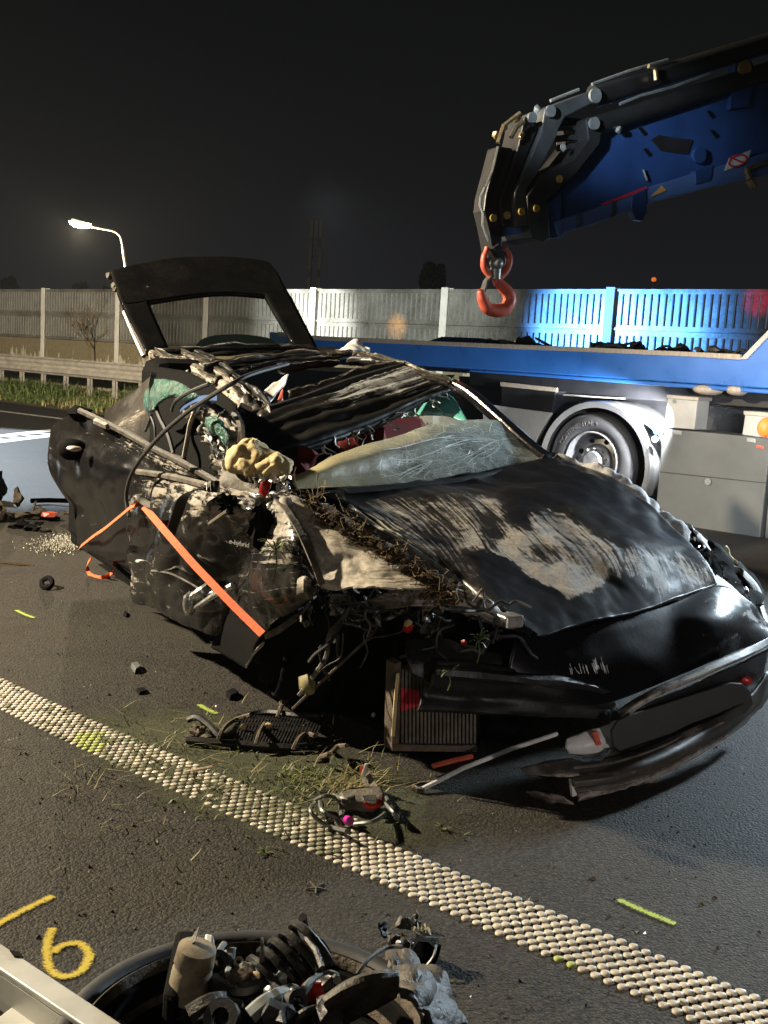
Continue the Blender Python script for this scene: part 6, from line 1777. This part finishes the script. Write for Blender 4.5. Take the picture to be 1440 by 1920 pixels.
# torn bundle beyond the wheel
M['greasy0'] = plain('purple_grey_plastic', (.09, .075, .085), (.03, .026, .03), .5, scale=30)
tb = empty('torn_bundle', Z(765, 1775), 'torn purple grey part with a glint next to the wheel rim', 'debris')
rg = random.Random(81)
for i in range(10):
    c = Z(rg.gauss(762, 17), rg.gauss(1765, 20), rg.uniform(.015, .06)); a_ = Vector((rg.gauss(0, 1), rg.gauss(0, 1), rg.gauss(0, 1))).normalized(); bb = a_.orthogonal().normalized(); s_ = rg.uniform(.012, .03)
    patch('torn_sheet', [[(c-a_*s_-bb*s_*.6, 0), (c-bb*s_*.5, 0), (c+a_*s_-bb*s_*.4, 0)], [(c-a_*s_+bb*s_*.5, 0), (c+bb*s_*.7, 0), (c+a_*s_*.7+bb*s_*.4, 0)]], 'u', M['trimdark'] if i % 3 == 0 else (M['rubber'] if i % 3 == 1 else M['greasy0']), tb, 3, 3, amp=.006, freq=30, crease=.015, seed=90+i, torn=.008, solid=.002)
b_ = MB(); b_.ball(Z(747, 1768, .06), (.007, .007, .007), 1, .1, 1); b_.build('bulb', M['white'], tb)
b_ = MB(); b_.ball(Z(795, 1782, .03), (.035, .03, .03), 3, .4, 2); b_.build('rubber_block', M['matte'], tb)
b_ = MB(); b_.tube(curve([Z(818, 1772, .05), Z(812, 1795, .04), Z(796, 1815, .02)], 4), .003, 5); b_.build('wire', M['lgrey'], tb)
b_ = MB()
for k in range(5): b_.ribbon([Z(790, 1748, .06), Z(786+k*6-8, 1738-k % 2*6, .075), Z(782+k*8-6, 1745+k*2, .07)], Vector((0, 1, 0)), .006, .001)
b_.build('leaf', M['leafdry'], tb, smooth=False)

# torn off wheel lying flat with the strut on it
WT_ = .15
WH = Z(500, 1735, WT_); RW = .355
WH = Vector((WH.x+.02, WH.y-RW, 0))
M['canister'] = plain('dusty_beige_canister', (.3, .25, .17), (.12, .1, .07), .5, scale=30)
M['greasy'] = plain('greasy_metal', (.07, .065, .058), (.012, .011, .01), .4, .5, 40, .6, bd=.004)
wt = empty('torn_off_wheel', WH, 'torn off car wheel lying flat with suspension strut and brake parts on it', 'wheel')
b_ = MB()
b_.lathe(WH, ZV, [(RW-.07, .01), (RW-.02, .0), (RW, .02), (RW+.003, .07), (RW-.002, .125), (RW-.008, .14), (RW-.016, .149), (RW-.03, .152), (RW-.042, .148), (RW-.05, .138)], 72)
b_.build('tyre', M['rubber'], wt)
b_ = MB()
b_.lathe(WH, ZV, [(RW-.05, .135), (RW-.047, .143), (RW-.052, .143), (RW-.06, .12), (RW-.066, .115), (RW-.075, .05), (RW-.12, .025), (.001, .02)], 64)
b_.build('rim', M['matte'], wt)
b_ = MB(); b_.lathe(WH, ZV, [(RW-.0525, .1435), (RW-.056, .146), (RW-.06, .141), (RW-.0605, .123)], 72)
b_.build('rim_flange', M['brown'], wt)
b_ = MB(); b_.lathe(WH, ZV, [(RW-.074, .07), (RW-.071, .085), (RW-.075, .087), (RW-.08, .072)], 72)
b_.build('rim_step', M['brown'], wt)
def wp(x, y, z): return Z(x, y, z)
def coil(name, p, q, r_, turns, w, mat, parent):
    ax = (q-p); L_ = ax.length; ax.normalize(); s1 = ax.orthogonal().normalized(); s2 = ax.cross(s1)
    pts = []
    for i in range(turns*14+1):
        a_ = 2*math.pi*i/14
        pts.append(p+ax*(L_*i/(turns*14))+s1*(r_*math.cos(a_))+s2*(r_*math.sin(a_)))
    return MB().tube(pts, w, 7).build(name, mat, parent)
p, q = wp(455, 1895, .13), wp(596, 1785, .20)
coil('coil_spring', p+ZV*.02, q+ZV*.03, .048, 7, .0085, M['black'], wt)
MB().tube([p-(q-p)*.25, q+(q-p)*.1], .02, 10).build('damper', M['rubber'], wt)
MB().tube([wp(574, 1760, .25), wp(592, 1782, .25), wp(604, 1815, .24)], .006, 6).build('spring_end', M['greasy'], wt)
ax = (wp(365, 1800, .24)-wp(350, 1868, .17)).normalized()
b_ = MB(); b_.lathe(wp(350, 1868, .17), ax, [(.001, 0), (.036, 0), (.036, .05), (.033, .055), (.033, .06), (.036, .065), (.034, .095), (.02, .1), (.001, .1)], 20); b_.build('air_canister', M['canister'], wt)
b_ = MB(); b_.lathe(wp(344, 1895, .14), ax, [(.001, 0), (.03, 0), (.032, .05), (.025, .06), (.001, .06)], 16); b_.build('canister_foot', M['black'], wt)
b_ = MB(); b_.prism([wp(330, 1742, .2), wp(368, 1742, .2), wp(365, 1765, .2), wp(330, 1870, .2), wp(305, 1860, .2)], ZV*-.06); b_.build('bracket', M['matte'], wt, smooth=False, bev=.01)
b_ = MB(); b_.prism([wp(340, 1790, .25), wp(368, 1750, .28), wp(373, 1742, .29), (wp(366, 1770, .27))], ZV*.006); b_.build('shard', M['dirty'], wt, smooth=False)
b_ = MB(); b_.prism([wp(486, 1808, .22), wp(489, 1762, .29), wp(493, 1763, .29), wp(496, 1806, .22)], -Vector((0, -.01, 0))); b_.build('spike', M['steel'], wt, smooth=False)
b_ = MB(); b_.prism([wp(383, 1768, .25), wp(400, 1771, .25), wp(400, 1790, .24), wp(384, 1788, .24)], ZV*.02); b_.build('sensor', M['white'], wt, smooth=False, bev=.004)
rg = random.Random(91)
for i, (x, y, r_, mt2) in enumerate(((405, 1812, .026, 'rubber'), (415, 1805, .012, 'brass'), (402, 1838, .01, 'brass'), (447, 1806, .009, 'brass'), (465, 1820, .016, 'pin'), (478, 1838, .012, 'brass'), (446, 1836, .016, 'greasy'), (531, 1832, .012, 'pin'), (505, 1862, .012, 'pin'), (380, 1898, .014, 'pin'), (430, 1790, .012, 'pin'), (520, 1790, .016, 'black'), (548, 1880, .02, 'rubber'), (610, 1850, .016, 'black'), (520, 1915, .03, 'black'), (420, 1910, .03, 'black'), (620, 1905, .03, 'black'))):
    b_ = MB()
    if i % 3 == 0:
        b_.lathe(wp(x, y, .2), Vector((rg.gauss(0, .4), -.8, .7)), [(r_*.5, 0), (r_, 0), (r_, .02), (r_*.5, .02), (r_*.5, 0)], 14)
    else:
        b_.ball(wp(x, y, .2), (r_, r_, r_*1.2), i, .4, 2)
    b_.build('bolt' if r_ < .015 else 'bushing', M[mt2], wt)
for lst, r_, mt2 in (([(388, 1830), (380, 1805), (400, 1788), (425, 1800), (428, 1830)], .006, 'pin'), ([(560, 1880), (575, 1850), (600, 1830), (625, 1828), (632, 1838)], .008, 'lgrey'), ([(660, 1842), (690, 1800), (725, 1777), (755, 1775)], .004, 'rubber'),
                     ([(400, 1840), (440, 1860), (500, 1850), (560, 1900)], .014, 'black'), ([(470, 1905), (500, 1880), (540, 1862), (556, 1868)], .016, 'pin'), ([(355, 1905), (400, 1880), (440, 1880)], .018, 'greasy'), ([(600, 1890), (570, 1900), (552, 1920)], .008, 'greasy'), ([(395, 1760), (402, 1790), (420, 1770)], .006, 'pin'), ([(430, 1870), (445, 1840), (470, 1825)], .018, 'brown')):
    MB().tube(curve([wp(x, y, .2+.015*math.sin(i*2)) for i, (x, y) in enumerate(lst)], 5), r_, 7).build('control_arm' if r_ > .012 else 'brake_hose', M[mt2], wt)
b_ = MB(); b_.prism([wp(562, 1867, .19), wp(612, 1862, .19), wp(612, 1880, .18), wp(564, 1882, .18)], ZV*.025); b_.build('brake_caliper', M['redp'], wt, smooth=False, bev=.006)
# ribbed liner and torn panel lying over the wheel's edge
pn = empty('ribbed_liner', Z(690, 1880), 'torn ribbed wheel arch liner leaning on the flat wheel', 'liner')
top = [(608, 1884, .24), (650, 1858, .26), (700, 1838, .27), (745, 1835, .26)]
bot = [(628, 1922, .16), (665, 1905, .18), (710, 1882, .19), (745, 1865, .22)]
patch('panel', [[(Z(*q), .0) for q in [(612, 1872, .24), (655, 1842, .265), (705, 1826, .275), (745, 1822, .265)]], [(Z(*q), 0) for q in top], [(Z(*q), 0) for q in bot]], 'u', M['trimdark'], pn, 7, 5, amp=.003, seed=101, solid=.006)
ct, cb = curve([Z(*q) for q in top], 9), curve([Z(*q) for q in bot], 9)
for a_, c_ in zip(ct, cb):
    MB().tube([a_+ZV*.004, (a_+c_)/2+ZV*.006, c_+ZV*.004], .0035, 5).build('rib', M['mesh'], pn)
patch('torn_panel', [
    [(Z(720, 1778, .12), .3), (Z(760, 1795, .14), .4), (Z(800, 1830, .14), .3), (Z(840, 1870, .12), .2), (Z(862, 1930, .1), .2)],
    [(Z(735, 1815, .2), .5), (Z(770, 1835, .22), .9), (Z(805, 1862, .22), .7), (Z(832, 1895, .2), .4), (Z(846, 1935, .18), .3)],
    [(Z(748, 1850, .24), .5), (Z(775, 1866, .25), .7), (Z(795, 1885, .24), .9), (Z(808, 1910, .22), .6), (Z(812, 1940, .2), .4)]],
    'u', M['trimdark'], pn, 10, 9, amp=.012, crease=.03, seed=102, torn=.012, freq=9)

# aluminium ramp at the corner
rp = empty('ramp_beam', Z(80, 1850), 'grey aluminium ramp beam lying across the lower left corner', 'ramp')
def rz(x, y, z): return Z(x, y, z)
b_ = MB()
A0, A1, B0, B1 = rz(-60, 1728, .16), rz(290, 1960, .16), rz(-60, 1776, .16), rz(235, 1975, .16)
b_.prism([A0, A1, B1, B0], -ZV*.012)
b_.build('top_flange', M['ramp'], rp, smooth=False, bev=.003)
b_ = MB(); b_.prism([B0-ZV*.013, B1-ZV*.013, B1-ZV*.06, B0-ZV*.06], Vector((.004, .005, 0))); b_.build('web', M['ramp'], rp, smooth=False)
b_ = MB(); b_.prism([A0-ZV*.013, A1-ZV*.013, A1-ZV*.15, A0-ZV*.15], -Vector((.004, .005, 0))); b_.build('web', M['ramp'], rp, smooth=False)
C0 = rz(-40, 1935, .10); C1 = rz(32, 1880, .10); C2 = rz(110, 1960, .10)
b_ = MB(); b_.prism([C0, C1, C2, rz(20, 1990, .1)], -ZV*.03); b_.build('tread_plate', M['ramp'], rp, smooth=False, bev=.003)
b_ = MB(); b_.prism([rz(18, 1783, .161), rz(36, 1786, .161), rz(44, 1796, .161), rz(26, 1794, .161)], ZV*.002); b_.build('slot', M['matte'], rp, smooth=False)
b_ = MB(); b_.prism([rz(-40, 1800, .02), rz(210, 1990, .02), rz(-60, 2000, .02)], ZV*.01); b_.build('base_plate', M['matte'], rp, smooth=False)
